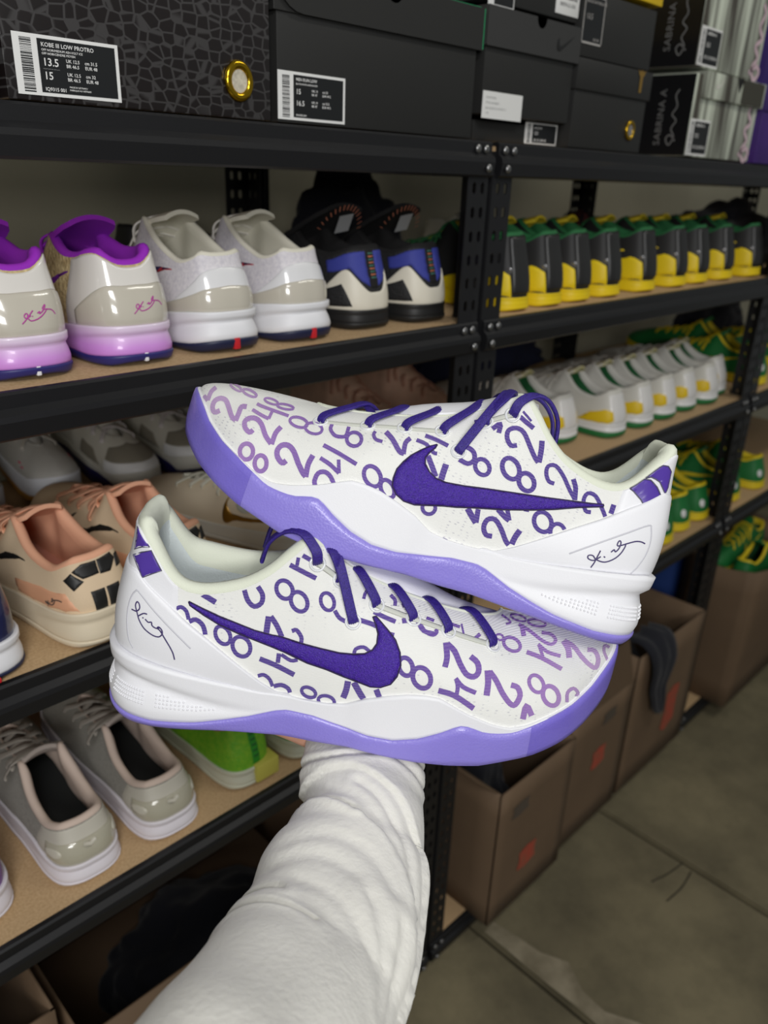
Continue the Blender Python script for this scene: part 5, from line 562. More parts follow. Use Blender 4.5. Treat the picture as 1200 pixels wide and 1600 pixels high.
# ---------------------------------------------------------------- the pair of sneakers held in the hand
WHT=mat('white_moulded_leather',(236,236,240),0.42,bump=.10,bscale=900)
FOAM=mat('white_foam',(238,238,242),0.5,bump=.12,bscale=1400)
MESH=mat('white_knit',(236,235,230),0.75,bump=.22,bscale=430,kind='rows')
PADC=mat('cream_lining',(226,230,212),0.85,bump=.25,bscale=1500)
LIN=mat('pale_blue_lining',(222,230,230),0.85,bump=.35,bscale=700)
RUB=mat('translucent_purple_rubber',(146,134,222),0.36,coat=.2,bump=.13,bscale=700,kind='cell',sss=.15)
RUB2=mat('translucent_purple_toe',(130,117,212),0.38,coat=.2,bump=.13,bscale=700,kind='cell',sss=.15,rgb2=(118,104,204),vscale=25)
LACEM=mat('purple_lace',(58,38,142),0.5,bump=.5,bscale=1500,rgb2=(44,26,112),vscale=900)
THREAD=mat('purple_embroidery',(70,26,166),0.38,rgb2=(48,14,128),vscale=1100,bump=.8,bscale=1300)
DARKTH=mat('dark_thread',(34,16,66),0.7)
GLOSSP=mat('purple_gloss_patch',(84,58,160),0.35)
SIGM=mat('violet_signature',(62,50,104),0.5)
INK=ramp_mat('faded_purple_print','X',0.03,0.30,[(0,(82,64,150)),(.5,(96,74,158)),(.70,(126,94,178)),(.88,(172,132,200)),(1,(202,170,214))],.75,bump=.5,bscale=430,kind='rows')
def knit_detail():
    # rows of small perforations in the knit and thread lines across the print
    nt=MESH.node_tree; N=nt.nodes.new; Lk=nt.links.new; b=nt.nodes['Principled BSDF']; tc=N('ShaderNodeTexCoord'); mp=N('ShaderNodeMapping'); mp.inputs['Scale'].default_value=(230,30,520); Lk(tc.outputs['Object'],mp.inputs['Vector'])
    v=N('ShaderNodeTexVoronoi'); v.inputs['Scale'].default_value=1; v.inputs['Randomness'].default_value=.35; Lk(mp.outputs[0],v.inputs['Vector'])
    n=N('ShaderNodeTexNoise'); n.inputs['Scale'].default_value=26; Lk(tc.outputs['Object'],n.inputs['Vector'])
    a=N('ShaderNodeMath'); a.operation='MULTIPLY'; Lk(v.outputs['Distance'],a.inputs[0]); a.inputs[1].default_value=1.0
    r=N('ShaderNodeValToRGB'); r.color_ramp.elements[0].position=.13; r.color_ramp.elements[0].color=(0,0,0,1); r.color_ramp.elements[1].position=.24; Lk(a.outputs[0],r.inputs['Fac'])
    r2=N('ShaderNodeValToRGB'); r2.color_ramp.elements[0].position=.46; r2.color_ramp.elements[1].position=.56; Lk(n.outputs['Fac'],r2.inputs['Fac'])
    mx=N('ShaderNodeMath'); mx.operation='MAXIMUM'; iv=N('ShaderNodeMath'); iv.operation='SUBTRACT'; iv.inputs[0].default_value=1; Lk(r2.outputs['Color'],iv.inputs[1]); Lk(r.outputs['Color'],mx.inputs[0]); Lk(iv.outputs[0],mx.inputs[1])
    c=N('ShaderNodeMix'); c.data_type='RGBA'; c.inputs[6].default_value=(*lin((204,203,208)),1); c.inputs[7].default_value=(*lin((238,238,234)),1); Lk(mx.outputs[0],c.inputs[0]); Lk(c.outputs[2],b.inputs['Base Color'])
    nt=INK.node_tree; N=nt.nodes.new; Lk=nt.links.new; b=nt.nodes['Principled BSDF']; tc=N('ShaderNodeTexCoord')
    w=N('ShaderNodeTexWave'); w.bands_direction='Z'; w.inputs['Scale'].default_value=190; w.inputs['Distortion'].default_value=2.5; w.inputs['Detail'].default_value=2; w.inputs['Detail Scale'].default_value=2; Lk(tc.outputs['Object'],w.inputs['Vector'])
    r=N('ShaderNodeValToRGB'); r.color_ramp.elements[0].position=.5; r.color_ramp.elements[0].color=(0,0,0,1); r.color_ramp.elements[1].position=1; r.color_ramp.elements[1].color=(.2,.2,.2,1); Lk(w.outputs['Fac'],r.inputs['Fac'])
    c=N('ShaderNodeMix'); c.data_type='RGBA'; src=b.inputs['Base Color'].links[0].from_socket; Lk(src,c.inputs[6]); c.inputs[7].default_value=(*lin((176,164,206)),1); Lk(r.outputs['Color'],c.inputs[0]); Lk(c.outputs[2],b.inputs['Base Color'])
knit_detail()
CLEAR=mat('clear_eyelet',(232,234,236),.2,coat=.5)
def eyelet(L,parent,s,t,m=CLEAR,R=4.3):
    p=L.at(np.array(s),np.array(t),.4); n=L.nrm(np.array(s),np.array(t)); a=np.cross(n,[0,0,1.0]); a/=np.linalg.norm(a); b=np.cross(n,a)
    G=[]
    for i in range(20):
        u=2*PI*i/20; d=math.cos(u)*a+math.sin(u)*b
        G.append([p+d*(R+.8*math.cos(v))+n*(.8*math.sin(v)) for v in np.linspace(0,2*PI,8,endpoint=False)])
    return mk('eyelet',G,m,parent,True,True)
def mirror_tree(o):
    for c in o.children:
        if c.type=='MESH' and not c.data.get('mir'):
            c.data.transform(Matrix.Diagonal((1,-1,1,1))); c.data.flip_normals(); c.data['mir']=1
        mirror_tree(c)
def hero(label,digits,emb,sig,stripes,M,T,mirror,fit=1.0,squash=0.0,yaw=0.0,seam=None):
    t=thing('sneaker',label,'sneaker',group='pair of white and purple sneakers')
    L=Last(medsq=squash); NS=220
    build_sole(L,t,NS,FOAM,RUB,toe=RUB2); build_upper(L,t,NS,44,MESH); build_lining(L,t,NS,PADC,LIN,LIN)
    build_tongue(L,t,WHT,top=(110,119-squash*.75),hw=21)
    up=next(c for c in t.children if c.name.startswith('upper'))
    cs=lambda s: t_at_z(L,s,float(ip(L.counter,L.up(np.array(s),np.array(.45))[0])) )
    def tc(s):
        # height on the upper where the moulded counter ends
        T=np.linspace(0,1,50); X=L.up(np.full(50,s),T); d=X[:,2]-ip(L.counter,X[:,0]); k=np.where(d>0)[0]
        if len(k)==0: return 1.0
        k=k[0]
        if k==0: return .02
        return float(T[k-1]+(T[k]-T[k-1])*(-d[k-1])/(d[k]-d[k-1]+1e-9))
    smax=.187
    sg=np.linspace(-smax,smax,81); tv=np.array([tc(s) for s in sg]); tv=np.minimum(tv,.97)
    TC=lambda s: float(np.interp(s,sg,tv))
    hc=band('heel_counter',L,-smax,smax,lambda s:-.0,TC,2.0,WHT,t,ns=90,nt=14)
    band('heel_panel',L,-.105,.105,lambda s:max(TC(s)-.03,0),lambda s:.995,.9,WHT,t,ns=60,nt=10)
    # moulded outline round the signature window
    # numerals printed on the knit
    for dig in digits:
        parts=[]
        for run in dig:
            A=np.array(run,float).reshape(-1,4)/1e4
            keep=np.array([ (abs(s)>smax or tt>TC(s)+.012) for s,tt in zip((A[:,0]+A[:,2])/2,(A[:,1]+A[:,3])/2)])
            seg=[]
            for a,k in list(zip(A,keep))+[(None,False)]:
                if k: seg.append(a); continue
                if len(seg)>1:
                    q=np.array(seg); l=L.up(q[:,0],q[:,1])+L.nrm(q[:,0],q[:,1])*.32; r=L.up(q[:,2],q[:,3])+L.nrm(q[:,2],q[:,3])*.32
                    c=(q[:,:2]+q[:,2:])/2; c=L.up(c[:,0],c[:,1])+L.nrm(c[:,0],c[:,1])*.36
                    n=len(q); V=np.vstack([l,c,r])*.001; F=[(i,i+1,n+i+1,n+i) for i in range(n-1)]+[(n+i,n+i+1,2*n+i+1,2*n+i) for i in range(n-1)]
                    parts.append((V,F))
                seg=[]
        if parts:
            V,F=merge(parts); obj('numeral',V,F,INK,up)
    P=np.array(emb)/1e4
    e=poly_patch('curved_emblem',L,P,1.5,THREAD,t,step=2.2,rim=.9,dome=.5)
    g=line_on(L,np.vstack([P,P[:1]]),.55,.35,None,None,'x',1); obj('stitch_edge',g[0],g[1],DARKTH,e)
    parts=[line_on(L,np.array(s_)/1e4,.42,2.15,None,None,'x',2) for s_ in sig]; V,F=merge(parts); obj('signature',V,F,SIGM,hc)
    g=line_on(L,np.array(seam)/1e4,.5,2.0,None,None,'x',2); obj('panel_seam',g[0],g[1],mat('seam_shade',(206,206,214),.5),hc)
    for s_ in stripes:
        s_=np.array(s_,float); s_=(s_-s_.mean(0))*np.array([1.22,1.2])+s_.mean(0); s_[:,1]=np.minimum(s_[:,1],9950)
        q=poly_patch('heel_stripe',L,np.array(s_)/1e4,1.35,GLOSSP,t,step=2.5,rim=.8,lift0=.85)
        P2=np.array(s_)/1e4; g=line_on(L,np.vstack([P2,P2[:1]]),.4,1.25,None,None,'x',1); obj('stripe_edge',g[0],g[1],mat('grey_edge',(90,86,110),.5),q)
    for i,(s,tt) in enumerate(EYE): eyelet(L,t,s,tt); eyelet(L,t,1-s,tt)
    tape=[line_on(L,[EYE[k] for k in seg],1.8,.25,None,None,'x',4) for seg in ([0,1],[3,4,5,6])]; V,F=merge(tape); obj('eyelet_tape',V,F,mat('grey_tape',(206,208,198),.7),t)
    for i in range(1,7):
        for sd in (-1,1): lace_row(L,t,EYE,i,LACEM,sd,3.1,2.0,j=(i-1 if i!=3 else 1) if i!=2 else 0)
    s,tt=EYE[0]; up_=np.array([-.3,0,1.0])
    for sd in (1,-1):
        f=(lambda a:a) if sd>0 else (lambda a:1-a)
        A=lambda a,b,o: L.at(np.array(f(a)),np.array(b),o); n0=L.nrm(np.array(f(s)),np.array(tt)); y=np.array([1,sd,1.0]); wd=A(s,.97,0)-A(s,tt,0); wd/=np.linalg.norm(wd)
        lace([A(s,tt,-.8),A(s,tt+.03,2.6),A(s-.002,.97,4.0),np.array([116,24,122.5])*y,np.array([106,19,122])*y,np.array([96,14,113])*y,np.array([91,10,98])*y],[-wd+.2*n0,n0*.8-wd*.7,n0*.6+up_*.5,up_,up_,np.array([-1,0,.6]),np.array([-1,0,.2])],t,LACEM,3.1,2.0)
    # rows of small studs moulded in the heel foam
    S,b,nr,x,zb,zo,zt=sole_xy(L,400); parts=[]; bm=bmesh.new(); bmesh.ops.create_icosphere(bm,subdivisions=1,radius=.00085); bv=np.array([v.co[:] for v in bm.verts]); bf=[tuple(v.index for v in f.verts) for f in bm.faces]; bm.free()
    for r_,vv in enumerate((.55,.61,.67,.73)):
        for i in range(4,84):
            for sd in(1,-1):
                k=(sd*i)%400
                if i%2!=r_%2 and i>60: continue
                if (i//3)%6==5: continue
                w=float(sstep(1-x[k]/105.)); vg=min(max(.35+.65*(x[k]/100.)**2,.35),1)
                if vg>vv-.1: continue
                bul=float(sstep((vv-vg)/(1.001-vg)*1.25)); off=2+w*(5*bul-1.8*math.exp(-((vv-vg)/.1)**2))
                p=np.array([b[k,0]+nr[k,0]*off,b[k,1]+nr[k,1]*off,zb[k]+(zo[k]-zb[k])*vv])*.001; parts.append((bv+p,bf))
    V,F=merge(parts); o=obj('stud_rows',V,F,FOAM,t); o['kind']='stuff'
    if mirror: mirror_tree(t); M=M@np.diag([1,-1,1])
    cy,sy=math.cos(math.radians(yaw)),math.sin(math.radians(yaw)); M=np.array([[cy,0,sy],[0,1,0],[-sy,0,cy]])@M
    # pose: camera-frame rotation and offset solved from both views of the pair, expressed in the world
    Rw=np.array([CAM_R[:],CAM_U[:],CAM_F[:]]).T; Mw=Rw@M*fit; c=np.array(CAM_P[:])+Rw@(np.array(T)*fit); org=c-Mw@np.array([.16,0,.05])
    mw=Matrix([[*Mw[0],org[0]],[*Mw[1],org[1]],[*Mw[2],org[2]],[0,0,0,1]]); t.matrix_world=mw; return t
UPPER_M=np.array([[-0.923644724891312,-0.03619501583367794,0.3815368173705552],[0.38285916982486934,-0.13207989562557038,0.9143160051385681],[-0.017299660732639617,-0.9905780241860498,-0.1358524925726331]])
LOWER_M=np.array([[0.9962937658455333,0.05464497879733102,0.06642784378229416],[-0.04232844203534567,-0.3608269535072783,0.931671730073161],[0.07488013843594318,-0.9310305236214846,-0.3571766075107919]])
hero('white and purple number-print sneaker, upper of the held pair, toe to the left',DIGITS_A,np.array(EMB_A),SIG_A,STRIPE_A,UPPER_M,(.0290,.0262,.530178),False,.982,0,3.0,seam=SEAM_A)
hero('white and purple number-print sneaker, lower of the held pair, toe to the right',DIGITS_B,np.array(EMB_B),SIG_B,STRIPE_B,LOWER_M,(-.0092757,-.0737511,.5153857),True,1.018,34.0,seam=SEAM_B)
# ---------------------------------------------------------------- the arm and hand that hold the pair
def cam_pt(u,v,d): return np.array((CAM_P+CAM_F*d+CAM_R*((u-600)/FPX*d)+CAM_U*((800-v)/FPX*d))[:])
RW=np.array([CAM_R[:],CAM_U[:],CAM_F[:]]).T; LMW=RW@LOWER_M*1.018; LORG=np.array(CAM_P[:])+RW@np.array((-.0092757,-.0737511,.5153857))*1.018-LMW@np.array([.16,0,.05])
def sh(p): return LMW@(np.array(p,float)*.001)+LORG            # point given in the lower sneaker's own frame (mm)
SKIN=mat('skin',(232,176,150),.5,sss=.25,var=.08,vscale=120,bump=.08,bscale=500)
def arm():
    J=[];E=[];R=[]
    def add(p,r,par=None,world=False):
        J.append(p if world else sh(p)); R.append(r*.001); k=len(J)-1
        if par is not None: E.append((par,k))
        return k
    # forearm from beneath the frame up to the wrist, then the palm under the sole
    a0=add(cam_pt(300,1880,.28),30,None,True); a1=add(cam_pt(445,1600,.37),27,a0,True); a2=add(cam_pt(530,1425,.447),24,a1,True); a3=add(cam_pt(566,1290,.501),20,a2,True); wr=add(cam_pt(570,1190,.536),18,a3,True)
    pm=add((158,-6,-39),22,wr); p2=add((156,-28,-39),23,pm)
    for x0,x1,l,rr in ((184,190,.92,8.6),(165,168,1.0,9.2),(146,146,1.04,9.2),(127,124,.97,8.8)):
        k0=add((x0,-46,-38),10.5,p2); k1=add((x1,-46-27*l,-22),rr,k0); k2=add((x1,-46-20*l,4*l),rr-.6,k1); add((x1,-57,20*l),rr-1.6,k2)
    t0=add((133,0,-37),14,pm); t1=add((117,1,-31),10.5,t0); t2=add((102,0,-26.5),9.5,t1); add((88,-2,-22.5),8,t2)
    me=bpy.data.meshes.new('person'); me.from_pydata([tuple(j) for j in J],E,[]); me.update(); o=bpy.data.objects.new('person',me); COL.objects.link(o)
    s=o.modifiers.new('skin','SKIN'); s.use_smooth_shade=True
    for i,v in enumerate(me.skin_vertices[0].data): v.radius=(R[i],R[i]); v.use_root=(i==5)
    ss=o.modifiers.new('sub','SUBSURF'); ss.levels=2; ss.render_levels=2; me.materials.append(SKIN)
    return tag(o,'forearm in a white sleeve, its hand holding the two sneakers from beneath','person')
person=arm()
SLEEVE=mat('white_jersey',(232,230,222),.9,bump=.5,bscale=260,var=.05,vscale=60,sheen=.2)
RINGS=[(571,1128,.558,84),(571,1150,.550,93),(570,1175,.541,95),(569,1210,.530,95),(568,1255,.514,92),(566,1290,.501,93),(556,1325,.488,104),(547,1360,.474,119),(527,1425,.447,131),(504,1490,.42,147),(474,1550,.395,160),(448,1600,.37,172),(400,1690,.335,198),(335,1800,.30,225),(280,1930,.265,245),(225,2090,.235,270)]
def pdist(X,Y,P):
    """signed distance from points to a smooth curve (positive on its right-hand side)"""
    P=spline(P,8); t=np.gradient(P,axis=0); d2=(X[...,None]-P[:,0])**2+(Y[...,None]-P[:,1])**2; k=d2.argmin(-1); q=P[k]; tt=t[k]
    return np.sqrt(d2.min(-1))*np.sign(tt[...,0]*(Y-q[...,1])-tt[...,1]*(X-q[...,0]))
FOLD1=[(470,1262),(484,1246),(520,1236),(560,1240),(600,1262),(632,1300),(652,1350),(650,1430),(636,1490),(616,1560),(606,1640)]
FOLD2=[(404,1384),(424,1346),(446,1322),(480,1305),(520,1308),(560,1330),(600,1372),(622,1420),(628,1480)]
CREASES=[([(476,1205),(520,1214),(570,1212),(600,1206),(640,1222),(660,1236)],2.6,9),([(600,1206),(630,1200),(662,1204)],2.0,8),([(470,1292),(500,1300),(540,1318)],2.2,10),([(560,1262),(590,1292),(622,1350),(632,1420)],2.0,12),([(312,1505),(350,1496),(400,1498)],3.0,12),([(279,1548),(330,1540),(390,1545),(430,1560)],2.6,13),([(430,1405),(500,1385),(560,1400),(590,1440)],1.1,18),([(400,1445),(470,1425),(540,1450),(575,1510)],1.1,20),([(360,1500),(440,1480),(510,1510),(540,1570)],1.0,20),([(600,1480),(590,1540),(585,1600)],2.0,16),([(548,1470),(560,1530),(560,1600)],1.6,16)]
def sleeve():
    K=np.array(RINGS,float); U=np.linspace(0,len(K)-1,150); C=cr(K,U,False); n=112; G=[]
    W_=np.array([cam_pt(*c[:3]) for c in C]); tg=np.gradient(W_,axis=0); tg/=np.linalg.norm(tg,axis=1,keepdims=True)
    TH=2*PI*np.arange(n)/n; X=C[:,0:1]+C[:,3:4]*np.sin(TH); Y=np.repeat(C[:,1:2],n,1); f=sstep((np.cos(TH)+.3)/.35)[None,:]
    q=pdist(X,Y,FOLD1); D=np.where(q<0,3.6*np.exp(-np.abs(q)/26.)*sstep(-q/3.5),0)
    q=pdist(X,Y,FOLD2); D=D+np.where(q>0,4.2*np.exp(-np.abs(q)/34.)*sstep(q/4.),0)
    for P,a,w in CREASES:
        q=np.abs(pdist(X,Y,P)); D=D-a*.8*np.exp(-(q/(w*.55))**2)+a*.55*np.exp(-((q-w)/(w*.9))**2)
    D=D*f+1.1*np.sin(X*.030+Y*.019)+.6*np.sin(X*.014-Y*.031+1.3)+.35*np.sin(2*TH[None,:]+Y*.03)
    D[:3]-=np.array([[1.8],[1.2],[.6]])
    for i,c in enumerate(C):
        view=W_[i]-np.array(CAM_P[:]); view/=np.linalg.norm(view); wd=np.cross(view,tg[i]); wd/=np.linalg.norm(wd); nd=np.cross(tg[i],wd)
        if nd@view>0: nd=-nd
        if wd@np.array(CAM_R[:])<0: wd=-wd
        r=c[3]*c[2]/FPX; rb=r*(.80 if c[1]>1300 else .64+.16*max(0,(c[1]-1180)/120)); s_,c_=np.sin(TH)[:,None],np.cos(TH)[:,None]
        G.append(W_[i]+wd*(r*s_)+nd*(rb*c_)+(wd*s_+nd*c_)*D[i][:,None]*.001)
    G=np.array(G); rim=[]
    ctr=G[0].mean(0)
    inner=[ctr+(p-ctr)*.93 for p in G[0]]; deep=[W_[14]+(p-ctr)*.86 for p in G[0]]
    G=np.concatenate([np.array([deep,inner]),G],0)
    o=grid('sleeve',G.transpose(1,0,2),SLEEVE,None,True,False)
    o.data.update(); o.parent=person; return o
sl=sleeve(); tag(sl,'white jersey sleeve pushed into folds at the cuff')
# ---------------------------------------------------------------- sneakers on the shelves
F_BITE=[(0,36),(20,35),(60,31),(110,27),(160,25),(230,25),(280,28),(323,36)]
F_OM=[(0,8),(250,7),(285,11),(310,17),(323,22)]
F_BOT=[(0,3),(14,0),(235,0),(270,3),(300,9),(323,17)]
def oz(heel,ankle,front,vamp=68): # collar height: heel back, ankle dip, top of the lacing, vamp
    a=[heel,heel,heel-1,(heel*2+ankle)/3,ankle+2,ankle,ankle+(front-ankle)*.12,ankle+(front-ankle)*.38,ankle+(front-ankle)*.72,front,front-5]
    b=[front-5+(vamp-front+5)*k for k in (.28,.5,.7,.86,.97,1,1,1,1,1)]; return a+b
NBL=[min(v,41+(v-41)*.25) for v in BL]; NBM=[min(v,37+(v-37)*.25) for v in BM]   # slimmer forefoot for shoes standing side by side
SIGN=(np.array([p for s in SIG_A for p in s],float)/1e4)
SIG_C=SIGN.mean(0)
def signature(L,parent,sc,tc,k,m,r=.7,off=1.8,rot=0.0):
    parts=[]
    for s in SIG_A:
        q=(np.array(s)/1e4-SIG_C)*np.array([690,95])*k; c_,s_=math.cos(rot),math.sin(rot); q=np.stack([q[:,0]*c_-q[:,1]*s_,q[:,0]*s_+q[:,1]*c_],1)/np.array([690,95])+np.array([sc,tc])
        parts.append(line_on(L,q,r,off,None,None,'x',2))
    V,F=merge(parts); return obj('signature',V,F,m,parent)
def ell(sc,tc,rs,rt,n=16,rot=0): return [(sc+(rs*math.cos(2*PI*i/n)*math.cos(rot)*1-rt*math.sin(2*PI*i/n)*math.sin(rot)*1)/690.,tc+(rs*math.cos(2*PI*i/n)*math.sin(rot)+rt*math.sin(2*PI*i/n)*math.cos(rot))/95.) for i in range(n)]
def quad(pts,n=4):
    out=[]
    for i in range(len(pts)):
        a=np.array(pts[i],float);b=np.array(pts[(i+1)%len(pts)],float)
        for j in range(n): out.append(tuple(a+(b-a)*j/n))
    return out
def swoosh(L,parent,m,ds=0,dt=0,k=1.0,off=1.2,side=1):
    P=np.array(EMB_A,float)/1e4; c=P.mean(0); P=(P-c)*k+c+np.array([ds,dt])
    if side<0: P[:,0]=1-P[:,0]
    return poly_patch('curved_emblem',L,P[::2],off,m,parent,step=6,rim=1.2)
def sneaker(label,mats,last=None,pad=5.0,tongue=(110,125),thw=22,base=2.0,rows=(1,2,3,4,5,6),NS=88,group=None,floor_z=28,flare=1.0,lw=3.2):
    t=thing('sneaker',label,'sneaker',group=group); L=Last(**dict(dict(bite=F_BITE,om=F_OM,bot=F_BOT,heelprof=.25,OZ=oz(104,84,118),BL=NBL,BM=NBM),**(last or {})))
    g=lambda k,d=None: mats.get(k,mats.get(d))
    build_sole(L,t,NS,g('midsole'),g('outsole'),base=base,flare=flare); build_upper(L,t,NS,16,g('upper')); build_lining(L,t,NS,g('padding'),g('lining','padding'),g('insole','padding'),r=pad,floor_z=floor_z)
    build_tongue(L,t,g('tongue'),top=tongue,hw=thw,n=10)
    for i in rows:
        for sd in(-1,1): lace_row(L,t,EYE,i,g('lace','tongue'),sd,lw,1.6)
    return t,L
def put(t,x,y,shelf,rz=90.0,dz=.0008,s=.93,w=1.0):
    t.location=(x,y,Zs[shelf]+dz if shelf else dz); t.rotation_euler=(0,0,math.radians(rz)); t.scale=(s,s*w,s); return t
def again(t,label,x,y,shelf,rz=90.0,mir=False,s=.93,dz=.0008,w=1.0):
    c=copy_tree(t); c['label']=label; put(c,x,y,shelf,rz,dz,s,w); return c
M3=lambda n,c,r=.6,**k: mat(n,c,r,**k)
white=M3('white_leather',(228,228,228),.4,coat=.15); wmid=M3('white_sole',(232,232,236),.5)
GLOSS_BEIGE=M3('beige_patent',(200,194,180),.18,coat=1.0)
# --- purple and cream pair
pm=ramp_mat('pink_dipped_foam','Z',.004,.042,[(0,(206,132,222)),(.35,(214,150,228)),(.8,(232,214,236)),(1,(236,230,238))],.4,coat=.3)
PUR=M3('vivid_purple_lining',(150,36,186),.8,bump=.2,bscale=900)
mp_=dict(midsole=pm,outsole=M3('navy_sole',(44,42,110),.45),upper=M3('gold_snake_mesh',(206,186,140),.6,rgb2=(168,146,104),vscale=160,bump=.8,bscale=260,kind='cell'),padding=PUR,lining=PUR,insole=PUR,tongue=PUR,lace=PUR)
a,L=sneaker('cream and purple sneaker with pink-dipped sole, left of the white pair',mp_,dict(OZ=[86,87,93,96,94,90,89,93,98,104,101]+oz(90,82,104)[11:],heelprof=.5,bot=[(0,4),(10,0),(235,0),(270,3),(300,9),(323,17)],om=[(0,11),(30,8),(250,8),(285,12),(323,22)]),pad=5,tongue=(84,124),thw=30,group='purple and cream pair')
b1=band('heel_cap',L,-.135,.135,lambda s:.0,lambda s:.985-.025*math.exp(-(s/.035)**2),1.2,M3('white_patent',(226,222,216),.2,coat=.8),a,ns=44,nt=8)
b2=band('heel_counter',L,-.118,.118,lambda s:.0,lambda s:.66-.55*(s/.118)**2*.9,2.4,GLOSS_BEIGE,a,ns=44,nt=8)
signature(L,b2,-.012,.30,1.15,M3('pink_print',(186,70,160),.5),.52,2.65,.60)
swoosh(L,a,M3('purple_print',(98,34,128),.5),.02,-.02,1.0)
add_box('sole_notch',-.0026,.004,-.002,.002,.0035,.0115,M3('white_sole',(232,232,236)),a,.0008)
put(a,.331,.016,2,89); again(a,'cream and purple sneaker cut by the left edge, pink-dipped sole',.240,.018,2,89)
# --- white pair with red-navy emblem
LAV=M3('white_mesh_lavender',(226,222,226),.65,rgb2=(206,202,210),vscale=300,bump=.3,bscale=700)
CRM=M3('cream_fleece',(222,218,202),.9,bump=.3,bscale=600)
mw=dict(midsole=wmid,outsole=M3('dark_navy_rubber',(28,34,66),.45),upper=LAV,padding=CRM,lining=CRM,insole=CRM,tongue=CRM,lace=M3('white_lace',(226,222,214),.8))
a,L=sneaker('white sneaker with beige patent heel, right beside the purple-lined one',mw,dict(OZ=[90,90,91,86,82,84,93,102,110,118,112]+oz(90,80,114,68)[11:],heelprof=.8,om=[(0,14),(20,9),(60,5),(250,7),(285,11),(323,22)],bite=[(0,40),(20,39),(60,34),(110,29),(160,25),(230,25),(280,28),(323,36)]),pad=3.6,tongue=(88,128),thw=25,group='white pair with red and navy emblems')
WP=M3('white_gloss',(230,230,232),.22,coat=.7)
band('heel_cap',L,-.12,.12,lambda s:.0,lambda s:.80-.7*abs(s/.12)**2,1.0,WP,a,ns=40,nt=8)
band('heel_counter',L,-.13,.13,lambda s:.0,lambda s:.44-.30*abs(s/.13)**1.5,2.1,GLOSS_BEIGE,a,ns=40,nt=7)
e=swoosh(L,a,M3('navy_patch',(44,40,78),.5),-.005,.05,.9); swoosh(L,a,M3('red_patch',(178,52,62),.5),-.012,.075,.86,.9)
add_box('red_stripe',-.0046,.006,-.0035,.0035,.0032,.0142,M3('red_rubber',(196,34,44),.45),a,.001)
put(a,.422,.016,2,89); again(a,'white sneaker with beige patent heel, beside the blue-heeled pair',.514,.016,2,90)
# --- black pair with blue heels
BKM=M3('black_mesh',(30,30,32),.7,bump=.8,bscale=380,kind='cell'); BKF=M3('black_fleece',(20,19,20),.9)
mb=dict(midsole=M3('black_foam',(26,26,27),.5),outsole=M3('black_rubber',(24,24,24),.5),upper=BKM,padding=BKF,lining=BKF,insole=BKF,tongue=BKF,lace=BKF)
a,L=sneaker('black sneaker with blue heel and cream heel wrap, next to the white one',mb,dict(OZ=oz(88,78,102),heelprof=.1,bite=[(0,22),(60,20),(160,20),(280,24),(323,32)]),tongue=(58,136),thw=38,group='blue-heeled black pair')
CRW=M3('cream_rubber',(224,218,202),.5)
band('heel_wrap',L,-.15,.15,lambda s:.0,lambda s:.27+.42*float(sstep((abs(s)-.012)/.06))-.55*float(sstep((abs(s)-.075)/.07)),1.8,CRW,a,ns=60,nt=7)
poly_patch('mesh_window',L,quad([(.058,.06),(.080,.44),(.11,.35),(.13,.05)]),3.0,BKM,a,step=6,rim=.6,lift0=2.2)
BLU=M3('royal_blue_suede',(54,62,150),.7,bump=.2,bscale=800)
for sd in(1,-1): poly_patch('heel_panel',L,quad([(sd*.011,.36),(sd*.013,.97),(sd*.075,.97),(sd*.12,.93),(sd*.11,.68),(sd*.06,.70),(sd*.032,.46)]),1.6,BLU,a,step=5,rim=1)
st=poly_patch('heel_strip',L,quad([(-.012,.34),(-.012,.99),(.012,.99),(.012,.34)],5),1.7,BKF,a,step=4,rim=.8)
for i in range(9): poly_patch('stripe_dash',L,quad([(-.0075,.50+i*.052),(-.0075,.527+i*.052),(.0075,.527+i*.052),(.0075,.50+i*.052)],2),2.2,M3('teal_thread',(64,116,104),.7) if i%2==0 else M3('copper_thread',(190,110,80),.7),st,step=4,rim=.5,lift0=1.6)
# back of the tall tongue: label and arched copper lettering
tg=next(c for c in a.children if c.name.startswith('tongue'))
lb=[(-.017,.104),(.004,.101),(.007,.121),(-.014,.124)]
def on_tongue(y,z): return (.0505+(.136-z)*.62,y,z)
lab=obj('tongue_label',[(on_tongue(y,z)[0]-.002,y,z) for y,z in lb],[(0,1,2,3)],M3('grey_label',(150,150,150),.6),tg,False)
parts=[]
for i in range(15):
    an=PI*(.12+.76*i/14); y=.032*math.cos(an); z=.094+.034*math.sin(an); dy,dz=math.cos(an),math.sin(an)
    q=[(y-.0009,z),(y+.0009,z),(y+.0009+dy*.006,z+dz*.006),(y-.0009+dy*.006,z+dz*.006)]
    parts.append(([(on_tongue(b,c)[0]-.0022,b,c) for b,c in q],[(0,1,2,3)]))
V,F=merge(parts); obj('arched_lettering',V,F,M3('copper_print',(170,104,80),.6),tg,False)
put(a,.616,.028,2,92); again(a,'black sneaker with blue heel and cream heel wrap, next to the post',.704,.022,2,92)
